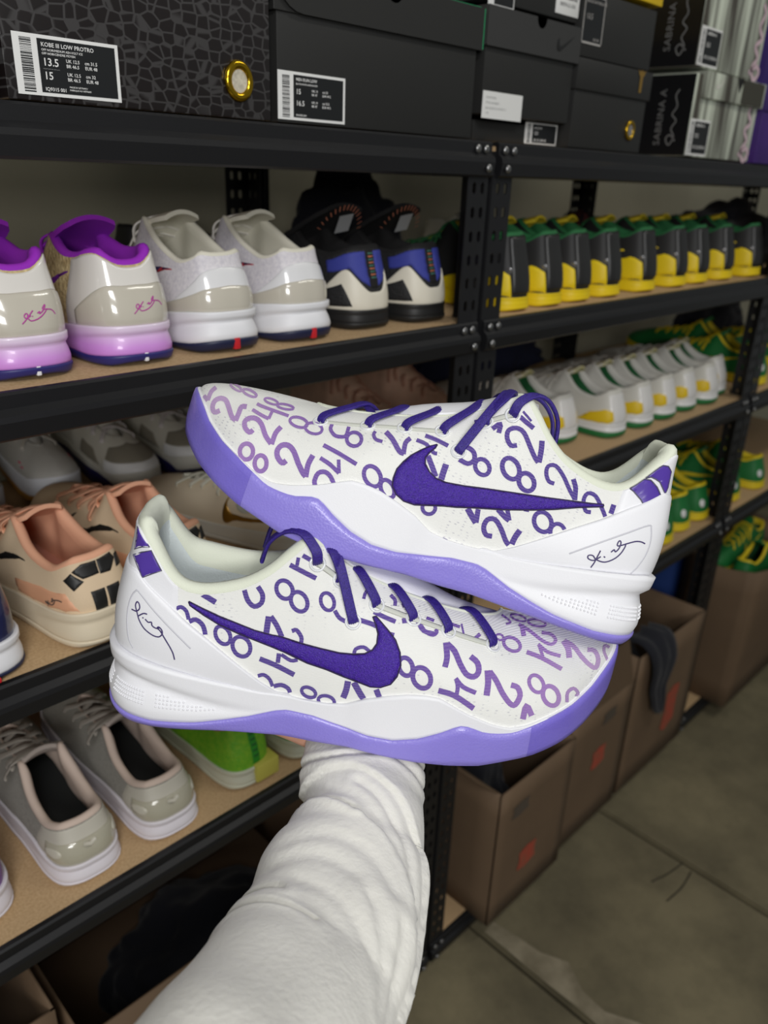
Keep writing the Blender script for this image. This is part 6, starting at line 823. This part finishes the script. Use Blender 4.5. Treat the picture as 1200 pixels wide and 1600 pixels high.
# --- the row of yellow and black pairs
YEL=M3('yellow_foam',(236,206,20),.5,bump=.1,bscale=500); GRN=M3('green_lining',(34,104,58),.8); BKG=M3('black_heel_shell',(38,38,38),.38); YT=M3('yellow_tongue',(222,196,40),.7)
my=dict(midsole=YEL,outsole=YEL,upper=M3('black_upper',(32,32,33),.6),padding=GRN,lining=GRN,insole=GRN,tongue=YT,lace=GRN)
a,L=sneaker('x',my,dict(OZ=oz(98,84,108),heelprof=.1,bite=[(0,19),(60,18),(160,20),(280,25),(323,33)]),tongue=(96,118),thw=24,group='row of yellow and black sneakers')
for sd in (1,-1):
    poly_patch('side_panel',L,quad([(sd*.040,.0),(sd*.046,.34),(sd*.085,.50),(sd*.12,.46),(sd*.19,.2),(sd*.24,.0)]),2.6,YEL,a,step=6,rim=2)
    poly_patch('side_stripe',L,quad([(sd*.10,.66),(sd*.105,.71),(sd*.14,.70),(sd*.14,.65)],2),1.0,YEL,a,step=5,rim=.6)
band('heel_shell',L,-.046,.044,lambda s:.05,lambda s:.985,3.0,BKG,a,ns=18,nt=9)
poly_patch('silver_chip',L,[(.042,.36),(.060,.46),(.048,.50),(.040,.44)],3.9,M3('silver',(170,170,172),.25,metal=.8),a,step=4,rim=.8)
ylab=['first yellow and black sneaker in the row, beside the double post','second yellow and black sneaker in the row, counted from the post','third yellow and black sneaker in the row, counted from the post','fourth yellow and black sneaker in the row, counted from the post','fifth yellow and black sneaker from the post, its long yellow side showing','sixth yellow and black sneaker in the row, counted from the post','seventh yellow and black sneaker in the row, counted from the post','eighth yellow and black sneaker in the row, counted from the post','yellow and black sneaker at the right edge, ninth from the post']
a['label']=ylab[0]; put(a,.858,.010,2,90,w=.84)
for i,(x,y,r) in enumerate([(.934,.010,90),(1.008,.012,89),(1.094,.014,90),(1.200,.014,83),(1.312,.016,90),(1.398,.018,89),(1.50,.018,90),(1.61,.012,82)]): again(a,ylab[i+1],x,y,2,90-(90-r)*.4,w=.84)
# --- peach pair
PEA=M3('peach_suede',(228,170,138),.75,bump=.2,bscale=700); CRS=M3('cream_foam',(222,208,182),.6); CRU=M3('cream_knit',(220,196,164),.75,bump=.3,bscale=600); BKS=M3('black_patch',(24,24,24),.5)
mk_=dict(midsole=CRS,outsole=CRS,upper=CRU,padding=PEA,lining=PEA,insole=M3('peach_insole',(190,130,110),.8),tongue=PEA,lace=PEA)
a,L=sneaker('peach and cream sneaker with black patches and signature on its heel, nearest the shelf edge',mk_,dict(OZ=oz(84,70,100),heelprof=.35,bite=[(0,38),(60,33),(160,28),(280,29),(323,37)]),tongue=(106,112),thw=26,group='peach and cream pair',lw=4.2)
sg=poly_patch('peach_panel',L,quad([(.050,.02),(.075,.42),(.12,.5),(.17,.3),(.16,.02)]),.9,M3('peach_leather',(226,168,132),.55),a,step=6,rim=1)
signature(L,sg,.098,.20,.75,M3('grey_ink',(70,64,62),.6),.6,1.3)
for q in ([(.004,.02),(.004,.34),(.024,.34),(.021,.02)],[(-.006,.02),(-.005,.34),(-.026,.34),(-.024,.02)],[(.007,.72),(.007,.93),(.030,.93),(.047,.84),(.032,.70)],[(-.004,.70),(-.004,.93),(-.03,.95),(-.036,.84),(-.02,.68)],[(.038,.62),(.056,.79),(.072,.70),(.055,.50)],[(-.04,.68),(-.045,.88),(-.062,.90),(-.06,.70)]): q=np.array(q); q=(q-q.mean(0))*1.28+q.mean(0); poly_patch('heel_patch',L,quad(q),1.1,BKS,a,step=5,rim=.5,lift0=.5)
swoosh(L,a,BKS,.03,.05,.9)
put(a,.268,.0,3,96); again(a,'peach and cream sneaker half hidden behind the held lower sneaker',.356,.0,3,93)
# --- navy sneaker at the left edge
NAV=M3('navy_patent',(30,34,74),.22,coat=.8); mn=dict(midsole=wmid,outsole=M3('dark_navy_rubber',(28,34,66)),upper=NAV,padding=NAV,lining=NAV,insole=NAV,tongue=NAV,lace=NAV)
a,L=sneaker('navy patent sneaker with white sole cut by the left edge',mn,dict(OZ=oz(104,86,116),heelprof=.5))
add_box('red_mark',-.006,.005,-.006,.002,.0015,.006,M3('red_rubber',(196,34,44)),a,.0008); put(a,.163,.004,3,92)
swoosh(L,a,M3('pale_print',(170,170,180),.4),0,0,.8)
# --- white pair with pink dots, toes to the front
GRM=M3('grey_white_mesh',(198,196,190),.75,bump=.5,bscale=420,kind='rows'); GUM=M3('gum_rubber',(176,126,52),.5)
ma=dict(midsole=M3('white_toe_rubber',(220,222,228),.5),outsole=GUM,upper=GRM,padding=GRM,lining=GRM,insole=GRM,tongue=GRM,lace=M3('offwhite_lace',(190,184,174),.8))
a,L=sneaker('grey-white mesh sneaker with pink dots and gum sole, toe to the front',ma,dict(OZ=oz(104,86,112),om=[(0,12),(250,12),(285,15),(323,24)],bite=[(0,40),(60,34),(160,32),(280,38),(323,48)]),group='pink-dotted mesh pair')
PNK=M3('pink_dot',(206,76,110),.6)
for s_,t_ in ((.40,.26),(.385,.34),(.60,.26),(.615,.34),(.405,.40)): poly_patch('dot',L,ell(s_,t_,4.2,3.2,10),.7,PNK,a,step=4,rim=.6)
put(a,.396,.610,3,-96,w=.84)
again(a,'grey-white pink-dotted sneaker at the left edge, toe to the front',.304,.610,3,-97,w=.84)
again(a,'grey-white mesh sneaker in the dark behind the held upper sneaker',.668,.60,3,-92)
# --- white pair with grey toe cap and navy sole
mg=dict(midsole=M3('offwhite_foam',(204,202,192),.55),outsole=M3('deep_navy_rubber',(34,32,88),.45),upper=M3('offwhite_upper',(196,192,180),.6),padding=M3('grey_fleece',(150,146,136),.9),tongue=M3('offwhite_upper',(196,192,180)),lace=M3('lilac_grey_lace',(186,178,176),.8))
a,L=sneaker('off-white sneaker with grey toe cap on navy sole, toe to the front',mg,dict(OZ=oz(104,86,112),om=[(0,20),(200,20),(250,24),(285,22),(300,14),(323,20)],bite=[(0,36),(60,32),(200,30),(250,30),(285,32),(323,40)]),group='grey-toed pair',lw=4.0)
band('toe_cap',L,.405,.595,lambda s:.34+.0*s,lambda s:.86-2.2*abs(s-.5),1.2,M3('grey_suede',(128,122,108),.85,bump=.3,bscale=600),a,ns=30,nt=7)
band('toe_bumper',L,.40,.60,lambda s:.0,lambda s:.33,1.0,M3('white_leather',(228,228,228)),a,ns=30,nt=5)
for sd in(0,1): poly_patch('side_panel',L,[(abs(sd-s),t) for s,t in quad([(.30,.05),(.31,.4),(.36,.42),(.39,.1)])],.9,M3('grey_suede',(128,122,108)),a,step=6,rim=.8)
put(a,.485,.580,3,-95,w=.9); again(a,'off-white sneaker with grey toe cap, right beside the hanging purple toe',.580,.592,3,-95,w=.9)
# --- pale sneaker with gold emblem seen between the held pair
ms=dict(midsole=M3('offwhite_foam',(204,202,192)),outsole=M3('offwhite_foam',(204,202,192)),upper=M3('ivory_leather',(208,194,170),.5),padding=M3('ivory_fleece',(214,212,196),.9),lining=M3('ivory_fleece',(214,212,196)),tongue=M3('ivory_fleece',(214,212,196)),lace=M3('ivory_fleece',(214,212,196)))
a,L=sneaker('ivory sneaker with gold emblem and teal collar trim, between the held pair',ms,dict(OZ=oz(94,78,110)),tongue=(104,122))
GLD=M3('gold_emblem',(150,112,42),.3,metal=.7); swoosh(L,a,GLD,-.07,-.04,.9)
sc_=M3('scaled_panel',(112,100,112),.45,rgb2=(150,128,96),vscale=90,bump=.8,bscale=300,kind='cell'); band('heel_panel',L,-.10,.075,lambda s:.0,lambda s:.90,1.2,sc_,a,ns=30,nt=8)
band('collar_trim',L,-.11,.08,lambda s:.91,lambda s:.985,1.5,M3('teal_trim',(76,116,128),.5),a,ns=30,nt=3); poly_patch('side_window',L,ell(.17,.52,14,14),1.0,M3('pale_grey_panel',(176,178,168),.6),a,step=5,rim=1.5)
put(a,.522,.018,3,106,s=.79)
again(a,'ivory sneaker with scaled heel, mostly hidden behind the gold-emblem one',.638,.0,3,94,s=.82)
# --- pink suede pair in the dark behind the lacing
mq=dict(midsole=M3('pink_foam',(196,150,126),.6),outsole=M3('pink_foam',(196,150,126)),upper=M3('pink_suede',(236,196,170),.85,var=.15,vscale=40),padding=M3('pink_suede',(178,126,104)),tongue=M3('pink_suede',(178,126,104)),lace=M3('pink_lace',(190,140,118),.8))
a,L=sneaker('dusty pink sneaker left of the double post, behind the purple laces',mq,dict(OZ=oz(104,86,114)),group='dusty pink pairs'); put(a,.80,.40,3,-96); a.location=(.872,.48,Zs[3]+.0008); a.rotation_euler.z=math.radians(-95)
again(a,'dusty pink sneaker right of the double post, behind the held upper sneaker',1.0,.48,3,-94)
# --- white, green and yellow row on the third shelf
WU=M3('white_knit_upper',(206,204,196),.7,bump=.2,bscale=500); GSO=M3('green_rubber',(30,112,58),.5); YPA=M3('yellow_panel',(224,190,22),.5)
mq=dict(midsole=M3('white_leather',(228,228,228)),outsole=GSO,upper=WU,padding=WU,lining=GRN,insole=GRN,tongue=M3('yellow_white_tongue',(206,196,120),.8,rgb2=(210,206,196),vscale=60),lace=M3('white_lace',(226,222,214)))
a,L=sneaker('x',mq,dict(OZ=oz(80,66,100),om=[(0,12),(250,11),(285,14),(323,22)],bite=[(0,26),(60,24),(160,22),(280,26),(323,34)]),tongue=(104,112),group='row of white, green and yellow sneakers')
band('heel_cap',L,-.05,.05,lambda s:.02,lambda s:.95,1.0,M3('white_gloss2',(222,220,218),.35,coat=.3),a,ns=20,nt=7)
for sd in(1,-1): poly_patch('side_oval',L,quad([(sd*.036,.02),(sd*.040,.40),(sd*.07,.50),(sd*.11,.44),(sd*.135,.02)]),1.3,YPA,a,step=6,rim=1)
wl=['white, green and yellow sneaker nearest to the double post in its row','second white, green and yellow sneaker, its yellow oval right of the held collar','third white, green and yellow sneaker in the row from the post','fourth white, green and yellow sneaker in the row from the post','fifth white, green and yellow sneaker in the row from the post','sixth white, green and yellow sneaker in the row from the post','white, green and yellow sneaker at the far end of its row']
a['label']=wl[0]; put(a,1.105,.06,3,92)
for i,(x,y,r) in enumerate([(1.198,.024,82),(1.292,.022,88),(1.378,.022,90),(1.465,.024,90),(1.551,.02,88),(1.634,.04,90)]): again(a,wl[i+1],x,y,3,90-(90-r)*.4,w=.93)
# --- green sneakers
GU=M3('green_heel',(24,112,52),.55); YL=M3('yellow_trim',(226,200,30),.6)
mq=dict(midsole=YL,outsole=YL,upper=GU,padding=YL,lining=GRN,insole=GRN,tongue=GU,lace=YL)
a,L=sneaker('green sneaker with yellow laces and white heel oval, right behind the held heel',mq,dict(OZ=oz(82,68,102),bite=[(0,22),(160,20),(280,24),(323,32)]),tongue=(104,118),group='green and yellow sneakers')
poly_patch('heel_oval',L,ell(.03,.34,11,15),1.2,M3('white_leather',(228,228,228)),a,step=5,rim=1); swoosh(L,a,YL)
put(a,1.455,.012,4,92,w=.9)
for l,x,y,sh_,r in (('green sneaker with yellow laces, half hidden by the held heel',1.372,.0,4,92),('green sneaker with yellow laces, second right of the held heel',1.545,.02,4,90),('green sneaker with yellow laces, beside the far post on the fourth shelf',1.632,.02,4,88),('green and yellow sneaker behind the far post on the third shelf',1.93,.12,3,92),('green and yellow sneaker past the far post on the third shelf',1.80,.02,3,90),('green and yellow sneaker past the far post on the fourth shelf, nearest to it',1.80,.02,4,90),('green and yellow sneaker at the right edge on the fourth shelf',1.93,.015,4,88),('green and yellow sneaker at the right edge on the third shelf',2.06,.015,3,88)): again(a,l,x,y,sh_,r,w=.9)
# --- purple sneaker at the left edge, fourth shelf
pu=ramp_mat('purple_blue_upper','Z',.03,.11,[(0,(112,52,134)),(.5,(86,54,140)),(1,(44,36,104))],.4,coat=.4)
mq=dict(midsole=M3('lilac_white_foam',(226,220,226),.5),outsole=M3('lilac_white_foam',(226,220,226)),upper=pu,padding=M3('indigo_lining',(40,32,92),.8),tongue=M3('indigo_lining',(40,32,92)),lace=M3('indigo_lining',(40,32,92)))
a,L=sneaker('purple and indigo sneaker with lilac-white sole at the left edge',mq,dict(OZ=oz(88,74,104),heelprof=.6)); poly_patch('heel_flash',L,quad([(-.10,.30),(-.10,.55),(-.04,.72),(.06,.62),(.06,.5),(-.03,.5)]),1.0,M3('magenta_print',(138,64,146),.4),a,step=6,rim=1)
put(a,.122,.03,4,90)
# --- grey knit pair
KN=M3('grey_knit',(208,204,194),.8,bump=1.0,bscale=330,kind='rows',rgb2=(180,176,166),vscale=700); PKL=M3('blush_lining',(206,186,172),.85)
mq=dict(midsole=M3('lilac_white_foam',(226,220,226)),outsole=M3('lilac_white_foam',(226,220,226)),upper=KN,padding=PKL,lining=PKL,insole=M3('black_insole',(18,22,22),.8),tongue=M3('taupe_tongue',(160,148,140),.8),lace=M3('grey_lace',(176,168,158),.8))
a,L=sneaker('grey knit sneaker with beige heel and black insole, beside the purple one',mq,dict(OZ=oz(67,58,92,60),heelprof=.5,om=[(0,7),(250,7),(285,11),(323,22)],bite=[(0,28),(20,27),(60,32),(110,30),(160,25),(280,27),(323,34)]),pad=5,tongue=(120,104),thw=24,group='grey knit pair',lw=4.0)
band('heel_cap',L,-.12,.12,lambda s:.0,lambda s:.97,.9,M3('stone_leather',(192,187,174),.5),a,ns=36,nt=7); hc_=band('heel_counter',L,-.10,.10,lambda s:.0,lambda s:.60,2.0,M3('stone_patent',(178,173,154),.2,coat=.9),a,ns=36,nt=6)
for sd in(1,-1): poly_patch('heel_lobe',L,ell(sd*.075,.34,14,13),3.1,M3('stone_light',(198,193,178),.4),a,step=5,rim=1.5)
tube('pull_tab',[(.0065,-.006,.047),(.003,0,.047),(.0065,.006,.047)],.003,M3('stone_light',(198,193,178)),a,n=6)
put(a,.228,.016,4,89); again(a,'grey knit sneaker with beige heel, right beside the neon green one',.320,.012,4,89)
# --- neon green pair
NG=M3('neon_green_mesh',(104,176,32),.6,rgb2=(134,186,40),vscale=160,bump=.6,bscale=330,kind='cell'); DG=M3('deep_green',(44,146,34),.6)
mq=dict(midsole=M3('clear_white_foam',(206,206,186),.45),outsole=M3('clear_white_foam',(206,206,186)),upper=NG,padding=M3('pink_heel_lining',(190,110,130),.8),tongue=NG,lace=DG)
a,L=sneaker('neon green sneaker with yellow heel clip, left of the sleeve cuff',mq,dict(OZ=oz(84,72,104),bite=[(0,28),(60,25),(160,24),(280,27),(323,34)]),group='neon green pair')
st=poly_patch('heel_strip',L,quad([(-.018,.05),(-.018,.97),(.004,.97),(.004,.05)],5),1.2,DG,a,step=5,rim=.8)
for i in range(5): poly_patch('stripe_dash',L,quad([(-.014,.2+i*.13),(-.014,.25+i*.13),(.0,.25+i*.13),(.0,.2+i*.13)],2),1.6,M3('dark_green_mark',(26,96,30),.6),st,step=4,rim=.5,lift0=1.1)
bm=bmesh.new(); box_bm(bm,-.0055,.020,-.036,.002,.004,.030,.003); from_bm('heel_clip',bm,M3('lime_yellow_clip',(204,196,90),.4),a,True,40)
put(a,.428,.016,4,90,w=.94); again(a,'neon green sneaker half hidden behind the sleeve cuff',.514,.010,4,90,w=.94)
# navy toes at the back of the fourth shelf
mq=dict(midsole=NAV,outsole=NAV,upper=NAV,padding=NAV,tongue=NAV,lace=NAV)
a,L=sneaker('navy glossy sneaker lying behind the grey knit pair',mq,None,rows=()); put(a,.10,.395,4,0,s=.85); again(a,'navy glossy sneaker lying behind the neon green pair',.725,.395,4,180,s=.85)
# dark and pale shoes lying across the back of the second shelf
mq=dict(midsole=BKF,outsole=BKF,upper=M3('black_upper',(32,32,33)),padding=BKF,tongue=BKF,lace=M3('grey_lace',(176,168,158)))
a,L=sneaker('black sneaker lying crosswise behind the purple-lined pair',mq,None); put(a,.14,.375,2,0,s=.8)
again(a,'black sneaker lying crosswise behind the blue-heeled pair',.49,.375,2,0,s=.8)
mq=dict(midsole=M3('maroon_foam',(70,24,30),.6),outsole=BKF,upper=M3('maroon_upper',(92,34,34),.7),padding=BKF,tongue=M3('maroon_upper',(92,34,34)),lace=BKF)
a,L=sneaker('maroon sneaker lying crosswise behind the middle yellow ones',mq,None); put(a,1.63,.375,2,180,s=.8)
mq=dict(midsole=CRM,outsole=CRM,upper=M3('cream_upper',(206,200,180),.7),padding=CRM,tongue=CRM,lace=CRM)
a,L=sneaker('cream sneaker lying crosswise between the maroon and black ones',mq,None); put(a,1.07,.375,2,0,s=.8)
# ---------------------------------------------------------------- cartons, cloth and odds and ends
CARD=mat('brown_cardboard',(114,92,70),.8,rgb2=(100,80,60),vscale=5,bump=.08,bscale=300)
CARDIN=mat('cardboard_inside',(98,78,57),.85,rgb2=(86,68,49),vscale=6)
INKR=mat('red_stamp',(176,72,54),.7,rgb2=(150,84,62),vscale=60); INKK=mat('black_stamp',(84,74,64),.7)
def carton(label,x0,x1,y0,y1,z0,h,flaps='',bulge=0.0,stamps=(),group='brown cartons on the bottom shelf'):
    t=thing('carton',label,'carton',(x0,y0,z0),group=group); w=x1-x0; d=y1-y0; e=.004
    add_box('bottom_panel',.002,w-.002,.002,d-.002,0,e,CARD,t)
    def wall(n,P0,P1,nx):  # slightly bowed panel with thickness
        G=[]
        for i in range(9):
            u=i/8.; row=[]
            for j in range(7):
                v=j/6.; b=bulge*math.sin(PI*u)*v
                x=P0[0]+(P1[0]-P0[0])*u+nx[0]*b; y=P0[1]+(P1[1]-P0[1])*u+nx[1]*b; row.append((x,y,h*v-.012*bulge/.03*math.sin(PI*u)*v*v if bulge else h*v))
            G.append(row)
        o=grid(n,np.array(G),CARD,t); s=o.modifiers.new('s','SOLIDIFY'); s.thickness=e; s.offset=-1; return o
    f=wall('front_panel',(0,0),(w,0),(0,-1)); wall('back_panel',(w,d),(0,d),(0,.2)); wall('left_panel',(0,d-.001),(0,.001),(-.2,0)); wall('right_panel',(w,.001),(w,d-.001),(.2,0))
    for fl in flaps.split():
        if fl=='front': P=[(0.004,-.001,h),(w-.004,-.001,h),(w-.012,-.045,h-.10),(.012,-.045,h-.10)]
        elif fl=='frontup': P=[(0.004,-.001,h),(w-.004,-.001,h),(w-.01,.02,h+.09),(.01,.02,h+.09)]
        elif fl=='left': P=[(.0,d-.01,h),(.0,.01,h),(-.05,.014,h+.05),(-.05,d-.014,h+.05)]
        else: P=[(w,.01,h),(w,d-.01,h),(w+.04,d-.02,h-.08),(w+.04,.02,h-.08)]
        o=obj('flap',P,[(0,1,2,3)],CARDIN,t,False); s=o.modifiers.new('s','SOLIDIFY'); s.thickness=.0035
    for (u,v,a,b,m,kind) in stamps:
        sh_=[(-.5,-.4),(-.1,-.5),(.5,-.35),(.42,.1),(.5,.45),(0,.5),(-.45,.38),(-.38,0)]
        yb=lambda uu,vv: -bulge*math.sin(PI*min(max(uu/w,0),1))*(vv/h)-.0012
        obj('stamp',[(u+x*a,yb(u+x*a,v+z*b),v+z*b) for x,z in sh_],[tuple(range(8))],m,f,False)
    return t
def cloth(label,cx,cy,cz,sx,sy,sz,m,seed=0,name='folded_cloth',cat='cloth',amp=.35,group=None):
    bm=bmesh.new(); bmesh.ops.create_icosphere(bm,subdivisions=5,radius=1.0); from mathutils import noise
    for v in bm.verts:
        p=v.co.copy(); n=noise.noise(p*1.6+Vector((seed*7.1,0,0)))*amp+abs(noise.noise(p*3.7+Vector((0,seed*3.3,0))))*amp*.55
        q=p*(1+n); z=q.z if q.z>0 else q.z*.15
        v.co=Vector((q.x*sx,q.y*sy,(z+.12)*sz))
    zmin=min(v.co.z for v in bm.verts)
    for v in bm.verts: v.co.z-=zmin
    o=from_bm(name,bm,m,None,True); o.location=(cx,cy,cz); return tag(o,label,cat,group)
DARK=mat('dark_cloth',(22,23,32),.95,sheen=.1); NAVC=mat('navy_cloth',(26,30,56),.95)
Zb=Zs[5]+.0006; E_=.0045
carton('open brown carton nearest to the double post, red mark low on its front',.866,1.086,-.045,.33,Zb,.295,'left',0.0,((.10,.10,.055,.05,INKR,0),(.06,.235,.05,.03,INKK,0)))
carton('brown carton second from the double post, red mark on its front',1.094,1.316,-.03,.34,Zb,.305,'frontup',0.0,((.12,.17,.05,.05,INKR,0),(.14,.262,.05,.03,INKK,0)))
carton('brown carton with black cloth hanging over its front',1.332,1.628,-.028,.38,Zb,.345,'',0.0,((.20,.13,.06,.12,INKR,0),(.10,.2,.03,.05,INKK,0)))
carton('bulging brown carton at the right edge past the far post',1.815,2.20,-.055,.115,Zb,.385,'',.03,())
carton('big open brown carton under the grey knit sneakers, dark inside',.185,.70,.012,.42,Zb,.34,'')
carton('brown carton in the bottom left corner holding pale sneakers',-.13,.170,.03,.41,Zb,.39,'')
cloth('black cloth heaped in the big left carton',.47,.22,Zb+E_,.14,.12,.115,DARK,1,'clothing_heap','clothing')
cloth('black cloth filling the carton nearest to the double post',.976,.13,Zb+E_,.072,.105,.235,DARK,2,'clothing_heap','clothing')
cloth('dark cloth filling the second carton from the double post',1.205,.14,Zb+E_,.072,.11,.24,DARK,3,'clothing_heap','clothing')
cloth('black cloth filling the carton with the hanging sleeve',1.48,.17,Zb+E_,.10,.12,.255,DARK,4,'clothing_heap','clothing')
def hang():
    P=[(1.40,.02,.408),(1.405,-.024,.407),(1.41,-.046,.365),(1.413,-.041,.30),(1.42,-.041,.275),(1.43,-.041,.245),(1.438,-.041,.22)]
    wd=[.05,.055,.05,.034,.03,.025,.012]; Q=spline(P,4); w_=np.interp(np.linspace(0,6,len(Q)),range(7),wd); G=[]
    for p,w in zip(Q,w_):
        G.append([(p[0]+w*a,p[1]-.004*math.cos(a*9)-.002,p[2]+.004*math.sin(a*6)) for a in np.linspace(-1,1,13)])
    o=grid('hanging_garment',np.array(G),DARK); s=o.modifiers.new('s','SOLIDIFY'); s.thickness=.003; s.offset=1
    return tag(o,'black garment hanging over the front of a brown carton','clothing')
hang()
# pale sneakers standing in the bottom left carton, green ones in the far carton
src=next(o for o in COL.objects if o.get('label','').startswith('white sneaker with beige patent heel, beside the blue'))
again(src,'white sneaker lying in the bottom left carton',.03,.10,5,84,dz=.185)
cloth('dark cloth under the white sneaker in the bottom left carton',.02,.22,Zb+E_,.085,.12,.125,DARK,7,'clothing_heap','clothing')
src=next(o for o in COL.objects if o.get('label','').startswith('green sneaker with yellow laces and white'))
again(src,'green sneaker lying on the heap in the bulging carton, toe to the right',1.845,-.006,5,0,dz=.308,w=.8)
again(src,'green sneaker lying at the back of the bulging carton, toe to the left',2.175,.074,5,180,dz=.308,w=.8)
cloth('dark cloth filling the bulging carton under the green sneakers',2.008,.03,Zb+E_,.115,.055,.225,DARK,8,'clothing_heap','clothing')
# dark heaps at the back of the shelves
cloth('navy cloth heap on the third shelf behind the white and green row',1.29,.415,Zs[3]+.0006,.20,.03,.115,NAVC,5,'clothing_heap','clothing')

cloth('black bag slumped at the back of the second shelf, right behind the double post',.915,.395,Zs[2]+.0006,.105,.04,.125,DARK,9,'bag','bag')
cloth('black cloth heap on the second shelf past the far post',1.93,.23,Zs[2]+.0006,.17,.13,.10,DARK,10,'clothing_heap','clothing')
cloth('black cloth heap at the back of the third shelf past the far post',2.25,.36,Zs[3]+.0006,.16,.06,.11,DARK,11,'clothing_heap','clothing')
cloth('black cloth heap at the back of the fourth shelf past the far post',2.2,.40,Zs[4]+.0006,.22,.035,.10,DARK,12,'clothing_heap','clothing')
BLUE=mat('blue_card',(36,66,132),.6)
t=shoe_box('tall blue box with white lettering behind the bulging carton',1.80,2.24,.13,.28,Zb,.50,.0,BLUE,BLUE)
V,F=move(text_geo('TAPE',.05,bold=.01),-.14,-.0012,.395); obj('lettering',V,F,mat('pale_blue_print',(150,170,205),.6),t,False)
